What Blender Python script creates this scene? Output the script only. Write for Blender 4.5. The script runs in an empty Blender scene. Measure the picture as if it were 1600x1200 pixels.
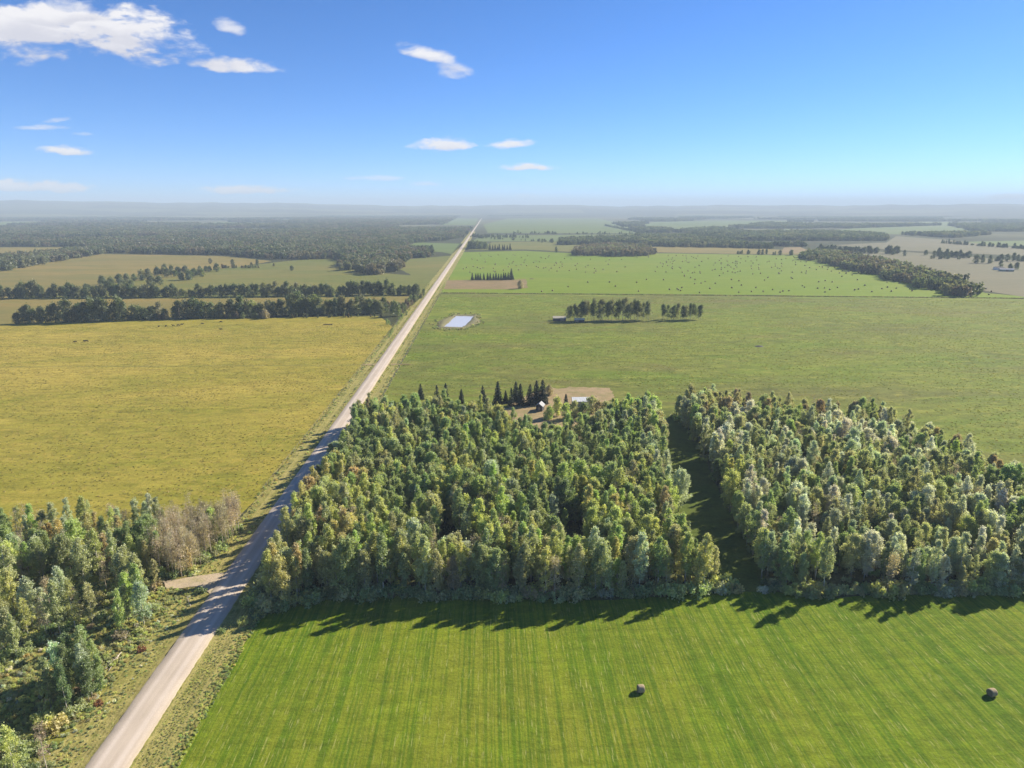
import bpy, bmesh, math, random
import numpy as np
from mathutils import Vector, Matrix
from mathutils.geometry import tessellate_polygon

# ------------------------------------------------------------------ camera, sky, sun, exposure
S = bpy.context.scene
COL = S.collection
F, H = 1070.0, 95.0                       # focal length in photo pixels, flying height in metres
PITCH = math.atan(274 / F)
YAW = math.atan(-37 / F / (math.cos(PITCH) + math.sin(PITCH) * 274 / F))   # world +Y runs along the road
cam_d = bpy.data.cameras.new('camera')
cam_d.sensor_width = 36
cam_d.lens = 36 * F / 1600
cam_d.clip_start = 1
cam_d.clip_end = 80000
cam = bpy.data.objects.new('camera', cam_d)
COL.objects.link(cam)
cam.location = (0, 0, H)
cam.rotation_euler = (math.pi / 2 - PITCH, 0, YAW)
S.camera = cam

SUN_EL, SUN_ROT = math.radians(30), math.radians(58)
sd = Vector((math.sin(SUN_ROT) * math.cos(SUN_EL), math.cos(SUN_ROT) * math.cos(SUN_EL), math.sin(SUN_EL)))
sun_d = bpy.data.lights.new('sun', 'SUN')
sun_d.energy = 5.0
sun_d.angle = math.radians(0.5)
sun_d.color = (1.0, 0.91, 0.74)
sun = bpy.data.objects.new('sun', sun_d)
COL.objects.link(sun)
sun.location = (0, 0, 500)
sun.rotation_euler = (-sd).to_track_quat('-Z', 'Y').to_euler()

S.view_settings.view_transform = 'Standard'
S.view_settings.look = 'None'
S.view_settings.gamma = 1
S.view_settings.use_curve_mapping = False
S.view_settings.exposure = 1.0
S.render.engine = 'CYCLES'
S.cycles.max_bounces = 6
S.cycles.diffuse_bounces = 4
S.cycles.glossy_bounces = 2
S.cycles.transmission_bounces = 4
S.cycles.transparent_max_bounces = 4
S.cycles.volume_bounces = 0
S.cycles.use_denoising = True

W = bpy.data.worlds.new('World')
S.world = W
W.use_nodes = True


class G:
    """tiny node-graph writer"""
    def __init__(s, nt):
        s.nt = nt
        nt.nodes.clear()

    def n(s, t, **kw):
        nd = s.nt.nodes.new(t)
        for k, v in kw.items():
            setattr(nd, k, v)
        return nd

    def put(s, sock, v):
        if isinstance(v, bpy.types.NodeSocket):
            s.nt.links.new(v, sock)
        elif v is not None:
            if hasattr(sock.default_value, '__len__') and not hasattr(v, '__len__'):
                v = (v,) * len(sock.default_value)
            if hasattr(v, '__len__') and len(v) == 3 and len(sock.default_value) == 4:
                v = tuple(v) + (1,)
            sock.default_value = v

    def m(s, op, a, b=None, c=None, clamp=False):
        nd = s.n('ShaderNodeMath', operation=op, use_clamp=clamp)
        for i, v in enumerate((a, b, c)):
            if v is not None:
                s.put(nd.inputs[i], v)
        return nd.outputs[0]

    def vm(s, op, a, b=None):
        nd = s.n('ShaderNodeVectorMath', operation=op)
        s.put(nd.inputs[0], a)
        if b is not None:
            s.put(nd.inputs[1], b)
        return nd.outputs[0]

    def mix(s, f, a, b, mode='MIX'):
        nd = s.n('ShaderNodeMix', data_type='RGBA', blend_type=mode)
        s.put(nd.inputs[0], f)
        s.put(nd.inputs[6], a)
        s.put(nd.inputs[7], b)
        return nd.outputs[2]

    def rng(s, v, a, b, c=0.0, d=1.0, smooth=False):
        nd = s.n('ShaderNodeMapRange', interpolation_type='SMOOTHSTEP' if smooth else 'LINEAR')
        for i, q in enumerate((v, a, b, c, d)):
            s.put(nd.inputs[i], q)
        return nd.outputs[0]

    def noise(s, vec, scale, detail=3, rough=0.55, dist=0.0):
        nd = s.n('ShaderNodeTexNoise')
        s.put(nd.inputs['Vector'], vec)
        nd.inputs['Scale'].default_value = scale
        nd.inputs['Detail'].default_value = detail
        nd.inputs['Roughness'].default_value = rough
        nd.inputs['Distortion'].default_value = dist
        return nd.outputs['Fac']

    def sep(s, v):
        nd = s.n('ShaderNodeSeparateXYZ')
        s.put(nd.inputs[0], v)
        return nd.outputs

    def comb(s, x, y, z):
        nd = s.n('ShaderNodeCombineXYZ')
        for i, q in enumerate((x, y, z)):
            s.put(nd.inputs[i], q)
        return nd.outputs[0]


def world_sky():
    g = G(W.node_tree)
    sky = g.n('ShaderNodeTexSky', sky_type='NISHITA')
    sky.sun_disc = False
    sky.sun_elevation = SUN_EL
    sky.sun_rotation = SUN_ROT
    sky.altitude = 700
    sky.air_density = 0.6
    sky.dust_density = 0.1
    sky.ozone_density = 7.5
    hs = g.n('ShaderNodeHueSaturation')
    hs.inputs['Saturation'].default_value = 1.10
    hs.inputs['Hue'].default_value = 0.501
    g.put(hs.inputs['Color'], sky.outputs[0])
    d = g.n('ShaderNodeTexCoord').outputs['Generated']
    x, y, z = g.sep(d)[:]
    ay = g.m('MAXIMUM', g.m('ABSOLUTE', y), 0.02)
    u = g.m('DIVIDE', x, ay)
    v = g.m('DIVIDE', z, ay)
    uv = g.comb(u, v, 0)
    n1 = g.noise(g.vm('MULTIPLY', uv, (9, 26, 1)), 1, 5, 0.62, 0.6)
    n2 = g.noise(g.vm('MULTIPLY', uv, (34, 80, 1)), 1, 4, 0.65, 0.4)
    wx = g.m('SUBTRACT', g.noise(g.vm('ADD', g.vm('MULTIPLY', uv, (16, 34, 1)), (3, 7, 1)), 1, 3, 0.6), 0.5)
    wy = g.m('SUBTRACT', g.noise(g.vm('ADD', g.vm('MULTIPLY', uv, (12, 30, 1)), (13, 1, 5)), 1, 3, 0.6), 0.5)
    nn = g.m('ADD', g.m('MULTIPLY', g.m('SUBTRACT', n1, 0.5), 2.6), g.m('MULTIPLY', g.m('SUBTRACT', n2, 0.5), 1.3))
    # clouds: photo pixel centre, half width, half height, tilt, strength
    CL = [(30, 50, 140, 36, 0.0, 1.8), (160, 46, 150, 34, 0.12, 1.8), (240, 54, 80, 24, 0.15, 1.5), (362, 47, 22, 14, 0.3, .75),
          (90, 20, 60, 20, -.1, .9), (362, 103, 80, 13, 0.12, 1.05), (672, 90, 50, 14, 0.3, .95), (706, 112, 30, 13, 0.0, .75),
          (692, 228, 48, 11, -0.06, 1.4), (803, 225, 36, 9, 0, 1.3), (825, 263, 48, 8, 0, 1.5), (72, 200, 40, 6, 0, .6),
          (86, 188, 24, 5, -.1, .5), (98, 235, 50, 9, 0, 1.3), (60, 293, 90, 11, 0.04, 1.9), (380, 296, 75, 8, 0, 1.8),
          (598, 278, 50, 5, 0, .5), (670, 288, 28, 5, 0, .55), (1580, 311, 45, 8, 0, .85), (815, 307, 26, 4, 0, .5),
          (130, 209, 20, 4, 0, .4)]
    acc = None
    vbot = None
    for (px, py, a, b, tilt, st) in CL:
        r, f_, up = (px - 800) / F, None, None
        uu = (600 - py) / F
        f_ = math.cos(PITCH) + math.sin(PITCH) * uu
        up = -math.sin(PITCH) + math.cos(PITCH) * uu
        ca, sa = math.cos(-YAW), math.sin(-YAW)
        X, Y = r * ca + f_ * sa, -r * sa + f_ * ca
        u0, v0 = X / Y, up / Y
        ha, hb = a / F / Y, b / F / Y
        du = g.m('SUBTRACT', u, u0)
        dv = g.m('ADD', g.m('SUBTRACT', v, v0), g.m('MULTIPLY', du, tilt))
        du = g.m('ADD', du, g.m('MULTIPLY', wx, ha * 1.5))
        dv = g.m('ADD', dv, g.m('MULTIPLY', wy, hb * 2.2))
        ru = g.m('DIVIDE', du, ha)
        # flat base, rounded top
        rv = g.m('DIVIDE', dv, hb)
        rvn = g.m('MINIMUM', g.m('MULTIPLY', rv, 1.7), rv) if a < 100 else rv
        dd = g.m('ADD', g.m('MULTIPLY', ru, ru), g.m('MULTIPLY', rvn, rvn))
        q = g.m('MULTIPLY', g.m('SUBTRACT', 1.0, dd), 0.9)
        q = g.m('ADD', q, g.m('MULTIPLY', nn, 1.25))
        mk = g.m('MULTIPLY', g.rng(q, -0.35, 1.25, 0, 1, True), st)
        fall = g.rng(dd, 3.4, 1.2, 0, 1, True)
        mk = g.m('MULTIPLY', mk, fall)
        acc = mk if acc is None else g.m('MAXIMUM', acc, mk)
        sh = g.m('MULTIPLY', g.m('MULTIPLY', rv, -1), fall)
        vbot = sh if vbot is None else g.m('MAXIMUM', vbot, sh)
    acc = g.m('MINIMUM', acc, 0.96)
    # white tops, lavender-grey undersides (cloud shading painted into the sky colour)
    cc = g.mix(g.rng(g.m('ADD', vbot, g.m('MULTIPLY', nn, -0.3)), -0.4, 0.9, 0, 1, True), (5.6, 5.45, 5.4), (4.0, 3.95, 4.3))
    front = g.rng(ay, 0.03, 0.12)
    acc = g.m('MULTIPLY', acc, front)
    final = g.mix(acc, hs.outputs[0], cc)
    bg = g.n('ShaderNodeBackground')
    bg.inputs['Strength'].default_value = SKY_STRENGTH
    g.put(bg.inputs['Color'], final)
    out = g.n('ShaderNodeOutputWorld')
    g.put(out.inputs['Surface'], bg.outputs[0])


SKY_STRENGTH = 0.092
world_sky()

# ------------------------------------------------------------------ helpers
rnd = random.Random(7)
NP = np.random.default_rng(11)


def P(px, py, z=0.0):
    """the place on the plane z that is seen at photo pixel (px, py)"""
    r, u = (px - 800) / F, (600 - py) / F
    f = math.cos(PITCH) + math.sin(PITCH) * u
    up = -math.sin(PITCH) + math.cos(PITCH) * u
    t = (z - H) / up
    X, Y = r * t, f * t
    return (X * math.cos(-YAW) + Y * math.sin(-YAW), -X * math.sin(-YAW) + Y * math.cos(-YAW))


def PP(lst):
    return [P(*q) for q in lst]


def inside(poly, x, y):
    """vectorised even-odd test"""
    x, y = np.asarray(x, float), np.asarray(y, float)
    c = np.zeros(x.shape, bool)
    n = len(poly)
    for i in range(n):
        x0, y0 = poly[i]
        x1, y1 = poly[(i + 1) % n]
        if y0 == y1:
            continue
        k = ((y0 > y) != (y1 > y)) & (x < (x1 - x0) * (y - y0) / (y1 - y0) + x0)
        c ^= k
    return c


def scatter(poly, step, jitter=0.42, seed=1):
    r = np.random.default_rng(seed)
    xs = [p[0] for p in poly]
    ys = [p[1] for p in poly]
    gx, gy = np.meshgrid(np.arange(min(xs), max(xs), step), np.arange(min(ys), max(ys), step))
    gx = gx.ravel() + (r.random(gx.size) - .5) * 2 * jitter * step
    gy = gy.ravel() + (r.random(gy.size) - .5) * 2 * jitter * step
    k = inside(poly, gx, gy)
    return np.stack([gx[k], gy[k]], 1)


def along(pts, step, width=0.0, seed=1, jit=0.3):
    r = random.Random(seed)
    out = []
    for (a, b) in zip(pts[:-1], pts[1:]):
        L = math.dist(a, b)
        n = max(1, int(round(L / step)))
        for i in range(n):
            t = (i + .5 + r.uniform(-jit, jit)) / n
            nx, ny = -(b[1] - a[1]) / L, (b[0] - a[0]) / L
            w = r.uniform(-width, width)
            out.append((a[0] + (b[0] - a[0]) * t + nx * w, a[1] + (b[1] - a[1]) * t + ny * w))
    return out


def mesh_np(name, verts, faces, mats=(), mat_idx=None, smooth=False, var=None, vname='var'):
    """verts (n,3), faces list of arrays (m,k) -> mesh"""
    me = bpy.data.meshes.new(name)
    if not isinstance(faces, (list, tuple)):
        faces = [faces]
    faces = [np.asarray(f, np.int32) for f in faces if len(f)]
    me.vertices.add(len(verts))
    me.vertices.foreach_set('co', np.asarray(verts, np.float32).ravel())
    loops = np.concatenate([f.ravel() for f in faces])
    sizes = np.concatenate([np.full(len(f), f.shape[1], np.int32) for f in faces])
    starts = np.concatenate([[0], np.cumsum(sizes)[:-1]]).astype(np.int32)
    me.loops.add(len(loops))
    me.loops.foreach_set('vertex_index', loops)
    me.polygons.add(len(sizes))
    me.polygons.foreach_set('loop_start', starts)
    me.polygons.foreach_set('loop_total', sizes)
    for m_ in mats:
        me.materials.append(m_)
    if mat_idx is not None:
        me.polygons.foreach_set('material_index', np.asarray(mat_idx, np.int32))
    if smooth:
        me.polygons.foreach_set('use_smooth', np.ones(len(sizes), bool))
    if var is not None:
        at = me.attributes.new(vname, 'FLOAT', 'FACE')
        at.data.foreach_set('value', np.asarray(var, np.float32))
    me.update(calc_edges=True)
    me.validate()
    return me


def tag(o, label=None, cat=None, group=None, kind=None):
    if label:
        n = len(label.split())
        assert 4 <= n <= 16, (n, label)
        o['label'] = label
    if cat:
        o['category'] = cat
    if group:
        o['group'] = group
    if kind:
        o['kind'] = kind
    return o


def link(name, me, parent=None, loc=None, rz=None):
    o = bpy.data.objects.new(name, me)
    COL.objects.link(o)
    if parent:
        o.parent = parent
    if loc is not None:
        o.location = loc
    if rz is not None:
        o.rotation_euler = (0, 0, rz)
    return o


def empty(name, loc, rz=0.0):
    o = bpy.data.objects.new(name, None)
    COL.objects.link(o)
    o.location = loc
    o.rotation_euler = (0, 0, rz)
    o.empty_display_size = 0.5
    return o


class MB:
    """collects boxes, tubes and quads into one mesh"""
    def __init__(s):
        s.v, s.f = [], []

    def add(s, vs, fs):
        k = len(s.v)
        s.v += [tuple(q) for q in vs]
        s.f += [tuple(i + k for i in f) for f in fs]

    def box(s, c, d, rz=0.0):
        x, y, z = c
        a, b, h = d[0] / 2, d[1] / 2, d[2] / 2
        ca, sa = math.cos(rz), math.sin(rz)
        vs = []
        for dz in (-h, h):
            for dx, dy in ((-a, -b), (a, -b), (a, b), (-a, b)):
                vs.append((x + dx * ca - dy * sa, y + dx * sa + dy * ca, z + dz))
        s.add(vs, [(3, 2, 1, 0), (4, 5, 6, 7), (0, 1, 5, 4), (1, 2, 6, 5), (2, 3, 7, 6), (3, 0, 4, 7)])

    def tube(s, pts, rad, sides=6, cap=True):
        rings = []
        for i, p in enumerate(pts):
            p = Vector(p)
            d = Vector(pts[min(i + 1, len(pts) - 1)]) - Vector(pts[max(i - 1, 0)])
            d.normalize()
            a = d.orthogonal().normalized()
            b = d.cross(a)
            r = rad[i] if hasattr(rad, '__len__') else rad
            rings.append([p + (a * math.cos(t) + b * math.sin(t)) * r for t in [2 * math.pi * k / sides for k in range(sides)]])
        # keep ring orientation consistent
        vs = [q for r in rings for q in r]
        fs = []
        for i in range(len(rings) - 1):
            # find best twist offset
            off = min(range(sides), key=lambda o: (rings[i][0] - rings[i + 1][o]).length)
            for k in range(sides):
                a0 = i * sides + k
                a1 = i * sides + (k + 1) % sides
                b0 = (i + 1) * sides + (k + off) % sides
                b1 = (i + 1) * sides + (k + 1 + off) % sides
                fs.append((a0, a1, b1, b0))
        if cap:
            fs.append(tuple(range(sides))[::-1])
            fs.append(tuple((len(rings) - 1) * sides + k for k in range(sides)))
        s.add(vs, fs)

    def mesh(s, name, mat, smooth=False):
        me = bpy.data.meshes.new(name)
        me.from_pydata(s.v, [], s.f)
        if mat:
            me.materials.append(mat)
        if smooth:
            me.polygons.foreach_set('use_smooth', np.ones(len(me.polygons), bool))
        me.update()
        return me

    def build(s, name, mat, parent=None, smooth=False, loc=None, rz=None):
        return link(name, s.mesh(name, mat, smooth), parent, loc, rz)


# ------------------------------------------------------------------ materials
def material(name):
    m = bpy.data.materials.new(name)
    m.use_nodes = True
    return m, G(m.node_tree)


def finish(g, col, rough=0.9, bump=None, bstr=0.4, bdist=0.3, spec=0.2, metal=0.0):
    bs = g.n('ShaderNodeBsdfPrincipled')
    g.put(bs.inputs['Base Color'], col)
    g.put(bs.inputs['Roughness'], rough)
    bs.inputs['Specular IOR Level'].default_value = spec
    bs.inputs['Metallic'].default_value = metal
    if bump is not None:
        b = g.n('ShaderNodeBump')
        b.inputs['Strength'].default_value = bstr
        b.inputs['Distance'].default_value = bdist
        g.put(b.inputs['Height'], bump)
        g.put(bs.inputs['Normal'], b.outputs[0])
    out = g.n('ShaderNodeOutputMaterial')
    g.put(out.inputs['Surface'], bs.outputs[0])


def simple(name, col, rough=0.8, nscale=3.0, amt=0.25, metal=0.0, bump=0.0):
    m, g = material(name)
    pos = g.n('ShaderNodeNewGeometry').outputs['Position']
    n = g.noise(pos, nscale, 4)
    c = g.mix(n, tuple(q * (1 - amt) for q in col), tuple(q * (1 + amt) for q in col))
    finish(g, c, rough, n if bump else None, bump, 0.1, 0.3, metal)
    return m


def field_mat(name, a, b, c, big=0.006, mid=0.05, fine=0.9, dark=0.25, extra=None, stretch=(1, 1, 1), bstr=0.5):
    """grassland: three tones mixed by layered noise, grass relief"""
    m, g = material(name)
    pos = g.n('ShaderNodeNewGeometry').outputs['Position']
    sp = g.vm('MULTIPLY', pos, stretch)
    n1 = g.noise(sp, big, 4, 0.55, 0.6)
    n2 = g.noise(sp, mid, 5, 0.65, 0.5)
    n3 = g.noise(pos, fine, 4, 0.7)
    n4 = g.noise(g.vm('MULTIPLY', pos, (0.35, 1, 1)), fine * 0.28, 4, 0.7, 0.4)
    col = g.mix(g.rng(n1, 0.38, 0.62, 0, 1, True), a, b)
    col = g.mix(g.m('MULTIPLY', g.rng(n2, 0.42, 0.68, 0, 1, True), 0.75), col, c)
    k = g.m('ADD', g.m('MULTIPLY', g.rng(n3, .3, .7), .5), g.m('MULTIPLY', g.rng(n4, .3, .7), .5))
    val = g.rng(k, 0.15, 0.85, 1 - dark, 1 + dark)
    col = g.mix(1.0, col, g.comb(val, val, val), 'MULTIPLY')
    if extra:
        col = extra(g, pos, col)
    finish(g, col, 0.95, k, bstr, 0.25, 0.1)
    return m


def stripes(g, pos, col):
    """mown swath lines that run along the road direction"""
    s1 = g.noise(g.vm('MULTIPLY', pos, (0.45, 0.006, 1)), 1, 3, 0.6)
    s2 = g.noise(g.vm('MULTIPLY', pos, (1.9, 0.03, 1)), 1, 2, 0.6)
    s3 = g.noise(g.vm('MULTIPLY', pos, (0.09, 0.004, 1)), 1, 2, 0.5)
    x = g.sep(pos)[0]
    wob = g.noise(pos, 0.02, 2)
    w = g.m('SINE', g.m('ADD', g.m('MULTIPLY', x, 2 * math.pi / 2.9), g.m('MULTIPLY', wob, 5)))
    k = g.m('ADD', g.m('MULTIPLY', g.rng(s1, .35, .65), .32), g.m('MULTIPLY', g.rng(s2, .35, .65), .38))
    k = g.m('ADD', k, g.m('MULTIPLY', g.rng(w, -1, 1), .14))
    k = g.m('ADD', k, g.m('MULTIPLY', g.rng(s3, .3, .7), .22))
    col = g.mix(g.rng(k, 0.3, 0.72, 0, 1, True), g.mix(1.0, col, (0.66, 0.80, 0.7), 'MULTIPLY'),
                g.mix(1.0, col, (1.28, 1.12, 1.3), 'MULTIPLY'))
    sp = g.noise(g.vm('MULTIPLY', pos, (2.6, 0.22, 1)), 1, 2, 0.7)
    col = g.mix(g.m('MULTIPLY', g.rng(sp, 0.60, 0.70), 0.6), col, (0.36, 0.35, 0.12))
    spk = g.noise(pos, 2.6, 2, 0.7)
    return g.mix(g.m('MULTIPLY', g.rng(spk, 0.66, 0.74), 0.35), col, (0.02, 0.035, 0.01))


def tufts(g, pos, col):
    """rank grass: pale seed heads and dark hollows in drifts"""
    a = g.noise(g.vm('MULTIPLY', pos, (0.6, 1, 1)), 0.20, 7, 0.82, 0.8)
    b = g.noise(g.vm('MULTIPLY', pos, (0.6, 1, 1)), 0.12, 7, 0.82, 1.0)
    # greener towards the copse and the road, where the ground is damper
    w = g.noise(pos, 0.011, 4, 0.6, 0.8)
    sy = g.sep(pos)
    damp = g.m('MULTIPLY', g.rng(g.m('ADD', sy[1], g.m('MULTIPLY', w, 160)), 470, 300, 0, 1, True), 0.3)
    col = g.mix(damp, col, (0.165, 0.185, 0.018))
    col = g.mix(g.m('MULTIPLY', g.rng(a, 0.49, 0.64, 0, 1, True), 0.7), col, (0.38, 0.29, 0.055))
    return g.mix(g.m('MULTIPLY', g.rng(b, 0.53, 0.68, 0, 1, True), 0.6), col, (0.105, 0.110, 0.012))


def tufts2(g, pos, col):
    """pasture: drier brownish drifts, greener hollows, a few worn spots"""
    a = g.noise(g.vm('MULTIPLY', pos, (0.6, 1, 1)), 0.12, 7, 0.82, 0.9)
    e = g.noise(g.vm('ADD', g.vm('MULTIPLY', pos, (0.5, 0.9, 1)), (40, 9, 0)), 0.09, 7, 0.85, 1.2)
    col = g.mix(g.m('MULTIPLY', g.rng(e, 0.52, 0.62, 0, 1, True), 0.6), col, (0.075, 0.095, 0.014))
    b = g.noise(g.vm('MULTIPLY', pos, (0.4, 1, 1)), 0.02, 4, 0.6, 1.2)
    c = g.noise(g.vm('MULTIPLY', pos, (0.5, 1, 1)), 0.012, 3, 0.6, .5)
    col = g.mix(g.m('MULTIPLY', g.rng(a, 0.50, 0.66, 0, 1, True), 0.55), col, (0.33, 0.31, 0.06))
    col = g.mix(g.m('MULTIPLY', g.rng(b, 0.56, 0.68, 0, 1, True), 0.5), col, (0.16, 0.13, 0.045))
    return g.mix(g.m('MULTIPLY', g.rng(c, 0.36, 0.26, 0, 1, True), 0.4), col, (0.070, 0.115, 0.010))


M = {}
M['hayfield'] = field_mat('hayfield_grass', (0.110, 0.168, 0.009), (0.152, 0.185, 0.014), (0.132, 0.198, 0.009), 0.012, 0.045, 1.6, 0.30, stripes)
M['yellow'] = field_mat('yellow_meadow_grass', (0.345, 0.270, 0.050), (0.265, 0.225, 0.034), (0.200, 0.195, 0.024), 0.010, 0.035, 0.8, 0.46, tufts, (0.5, 1, 1))
M['pasture'] = field_mat('pasture_grass', (0.160, 0.190, 0.024), (0.135, 0.142, 0.032), (0.120, 0.182, 0.015), 0.008, 0.03, 0.7, 0.42, tufts2, (0.35, 1, 1))
M['balefield'] = field_mat('bale_field_grass', (0.155, 0.220, 0.012), (0.180, 0.222, 0.018), (0.140, 0.210, 0.012), 0.004, 0.02, 0.3, 0.13, None, (0.4, 1, 1))
M['tan'] = field_mat('dry_stubble', (0.245, 0.185, 0.055), (0.20, 0.165, 0.048), (0.155, 0.150, 0.038), 0.006, 0.02, 0.3, 0.15, None, (0.35, 1, 1))
M['tangreen'] = field_mat('grazed_meadow', (0.150, 0.155, 0.035), (0.185, 0.165, 0.042), (0.130, 0.150, 0.030), 0.006, 0.02, 0.3, 0.15, None, (0.35, 1, 1))
M['grain'] = field_mat('harvested_grain_field', (0.165, 0.150, 0.085), (0.150, 0.142, 0.078), (0.185, 0.163, 0.092), 0.004, 0.015, 0.2, 0.10, None, (0.25, 1, 1))
M['fargreen'] = field_mat('far_green_field', (0.125, 0.170, 0.045), (0.150, 0.180, 0.055), (0.115, 0.150, 0.040), 0.003, 0.01, 0.1, 0.10, None, (0.3, 1, 1))
M['garden'] = field_mat('bare_tan_soil', (0.27, 0.185, 0.095), (0.23, 0.165, 0.08), (0.19, 0.16, 0.06), 0.05, 0.2, 1.0, 0.12)
M['yard'] = field_mat('bare_yard_soil', (0.36, 0.26, 0.15), (0.31, 0.23, 0.12), (0.22, 0.20, 0.08), 0.05, 0.14, 1.2, 0.15)
M['rough'] = field_mat('rough_meadow_ground', (0.200, 0.200, 0.040), (0.290, 0.240, 0.085), (0.130, 0.150, 0.026), 0.05, 0.22, 1.3, 0.5, tufts2)
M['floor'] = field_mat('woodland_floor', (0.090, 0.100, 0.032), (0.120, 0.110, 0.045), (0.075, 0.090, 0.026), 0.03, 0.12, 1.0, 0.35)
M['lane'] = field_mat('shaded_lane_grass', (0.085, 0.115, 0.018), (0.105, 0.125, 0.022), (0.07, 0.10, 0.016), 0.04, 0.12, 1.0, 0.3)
def verge_lines(g, pos, col):
    """mower and tyre lines that follow the road"""
    a = g.noise(g.vm('MULTIPLY', pos, (1.6, 0.02, 1)), 1, 3, 0.6)
    b = g.noise(g.vm('MULTIPLY', pos, (1, 0.5, 1)), 0.9, 5, 0.8)
    col = g.mix(g.m('MULTIPLY', g.rng(a, 0.42, 0.6, 0, 1, True), 0.6), col, (0.38, 0.32, 0.12))
    return g.mix(g.m('MULTIPLY', g.rng(b, 0.54, 0.66, 0, 1, True), 0.6), col, (0.10, 0.12, 0.025))


M['verge'] = field_mat('dry_verge_grass', (0.30, 0.26, 0.085), (0.24, 0.22, 0.06), (0.16, 0.17, 0.035), 0.05, 0.35, 1.6, 0.5, verge_lines)


def ground_mat():
    m, g = material('wooded_countryside')
    pos = g.n('ShaderNodeNewGeometry').outputs['Position']
    n1 = g.noise(g.vm('MULTIPLY', pos, (0.5, 1, 1)), 0.0008, 5, 0.6, 0.5)
    n2 = g.noise(pos, 0.01, 4, 0.6)
    n3 = g.noise(pos, 0.25, 4, 0.7)
    col = g.mix(n1, (0.040, 0.055, 0.022), (0.062, 0.064, 0.030))
    col = g.mix(g.rng(n2, .4, .7), col, (0.075, 0.070, 0.035))
    vo = g.n('ShaderNodeTexVoronoi', feature='F1')
    vo.inputs['Scale'].default_value = 1
    g.put(vo.inputs['Vector'], g.vm('MULTIPLY', pos, (0.0007, 0.0011, 0)))
    h = g.sep(vo.outputs['Color'])[0]
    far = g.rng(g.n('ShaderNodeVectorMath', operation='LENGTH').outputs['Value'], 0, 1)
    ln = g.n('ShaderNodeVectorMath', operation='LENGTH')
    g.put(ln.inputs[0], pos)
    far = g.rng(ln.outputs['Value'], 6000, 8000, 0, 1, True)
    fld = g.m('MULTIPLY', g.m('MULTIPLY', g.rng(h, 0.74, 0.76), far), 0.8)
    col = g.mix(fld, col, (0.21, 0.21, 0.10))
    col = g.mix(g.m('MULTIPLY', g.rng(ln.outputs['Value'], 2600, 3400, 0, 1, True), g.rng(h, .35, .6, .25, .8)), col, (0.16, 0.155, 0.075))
    v = g.rng(n3, .3, .7, .8, 1.2)
    col = g.mix(1.0, col, g.comb(v, v, v), 'MULTIPLY')
    finish(g, col, 0.95, n2, 0.6, 6.0, 0.05)
    return m


M['ground'] = ground_mat()


def gravel_mat():
    m, g = material('pale_gravel')
    pos = g.n('ShaderNodeNewGeometry').outputs['Position']
    x = g.sep(pos)[0]
    off = g.m('ABSOLUTE', g.m('SUBTRACT', x, -67.5))
    n = g.noise(g.vm('MULTIPLY', pos, (1, .05, 1)), 0.9, 4, 0.6)
    f = g.noise(pos, 5.0, 3, 0.75)
    b = g.noise(pos, 0.09, 4, 0.6)
    col = g.mix(g.rng(n, .3, .7), (0.45, 0.37, 0.29), (0.55, 0.46, 0.37))
    t1 = g.rng(g.m('ABSOLUTE', g.m('SUBTRACT', off, 1.7)), 0.1, 0.9, 1, 0, True)
    col = g.mix(g.m('MULTIPLY', t1, 0.55), col, (0.64, 0.55, 0.47))
    edge = g.rng(g.m('ADD', off, g.m('MULTIPLY', g.m('SUBTRACT', b, .5), 1.2)), 3.0, 3.9, 0, 1, True)
    col = g.mix(g.m('MULTIPLY', edge, .45), col, (0.42, 0.35, 0.22))
    v = g.rng(f, .3, .7, .88, 1.1)
    v = g.m('MULTIPLY', v, g.rng(b, .3, .7, .93, 1.05))
    col = g.mix(1.0, col, g.comb(v, v, v), 'MULTIPLY')
    finish(g, col, 0.95, f, 0.25, 0.05, 0.15)
    return m


M['gravel'] = gravel_mat()
M['soil'] = simple('heaped_soil', (0.17, 0.155, 0.07), 0.95, 0.6, 0.35, bump=0.6)
M['straw'] = None


def straw_mat():
    m, g = material('weathered_straw')
    tc = g.n('ShaderNodeTexCoord').outputs['Object']
    a = g.noise(g.vm('MULTIPLY', tc, (16, 2.5, 2.5)), 1, 4, 0.7)
    b = g.noise(tc, 9, 4, 0.7)
    c = g.mix(g.rng(a, .3, .7), (0.22, 0.165, 0.09), (0.50, 0.39, 0.24))
    c = g.mix(g.m('MULTIPLY', g.rng(b, .45, .7), .6), c, (0.33, 0.29, 0.21))
    finish(g, c, 0.95, a, 0.8, 0.04, 0.1)
    return m


def straw_end():
    m, g = material('straw_spiral_end')
    tc = g.n('ShaderNodeTexCoord').outputs['Object']
    x, y, z = g.sep(tc)[:]
    r = g.m('SQRT', g.m('ADD', g.m('MULTIPLY', y, y), g.m('MULTIPLY', z, z)))
    n = g.noise(tc, 6, 3, 0.6)
    w = g.m('SINE', g.m('ADD', g.m('MULTIPLY', r, 70), g.m('MULTIPLY', n, 5)))
    c = g.mix(g.rng(w, -1, 1), (0.15, 0.115, 0.065), (0.36, 0.28, 0.17))
    finish(g, c, 0.95, w, 0.7, 0.03, 0.1)
    return m


M['straw'] = straw_mat()
M['straw_end'] = straw_end()


def bark_mat(name, a, b, sc=3.0):
    m, g = material(name)
    tc = g.n('ShaderNodeTexCoord').outputs['Object']
    n = g.noise(g.vm('MULTIPLY', tc, (1, 1, 0.6)), sc, 3, 0.7)
    c = g.mix(g.rng(n, .42, .62, 0, 1, True), a, b)
    finish(g, c, 0.9, None)
    return m


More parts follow.
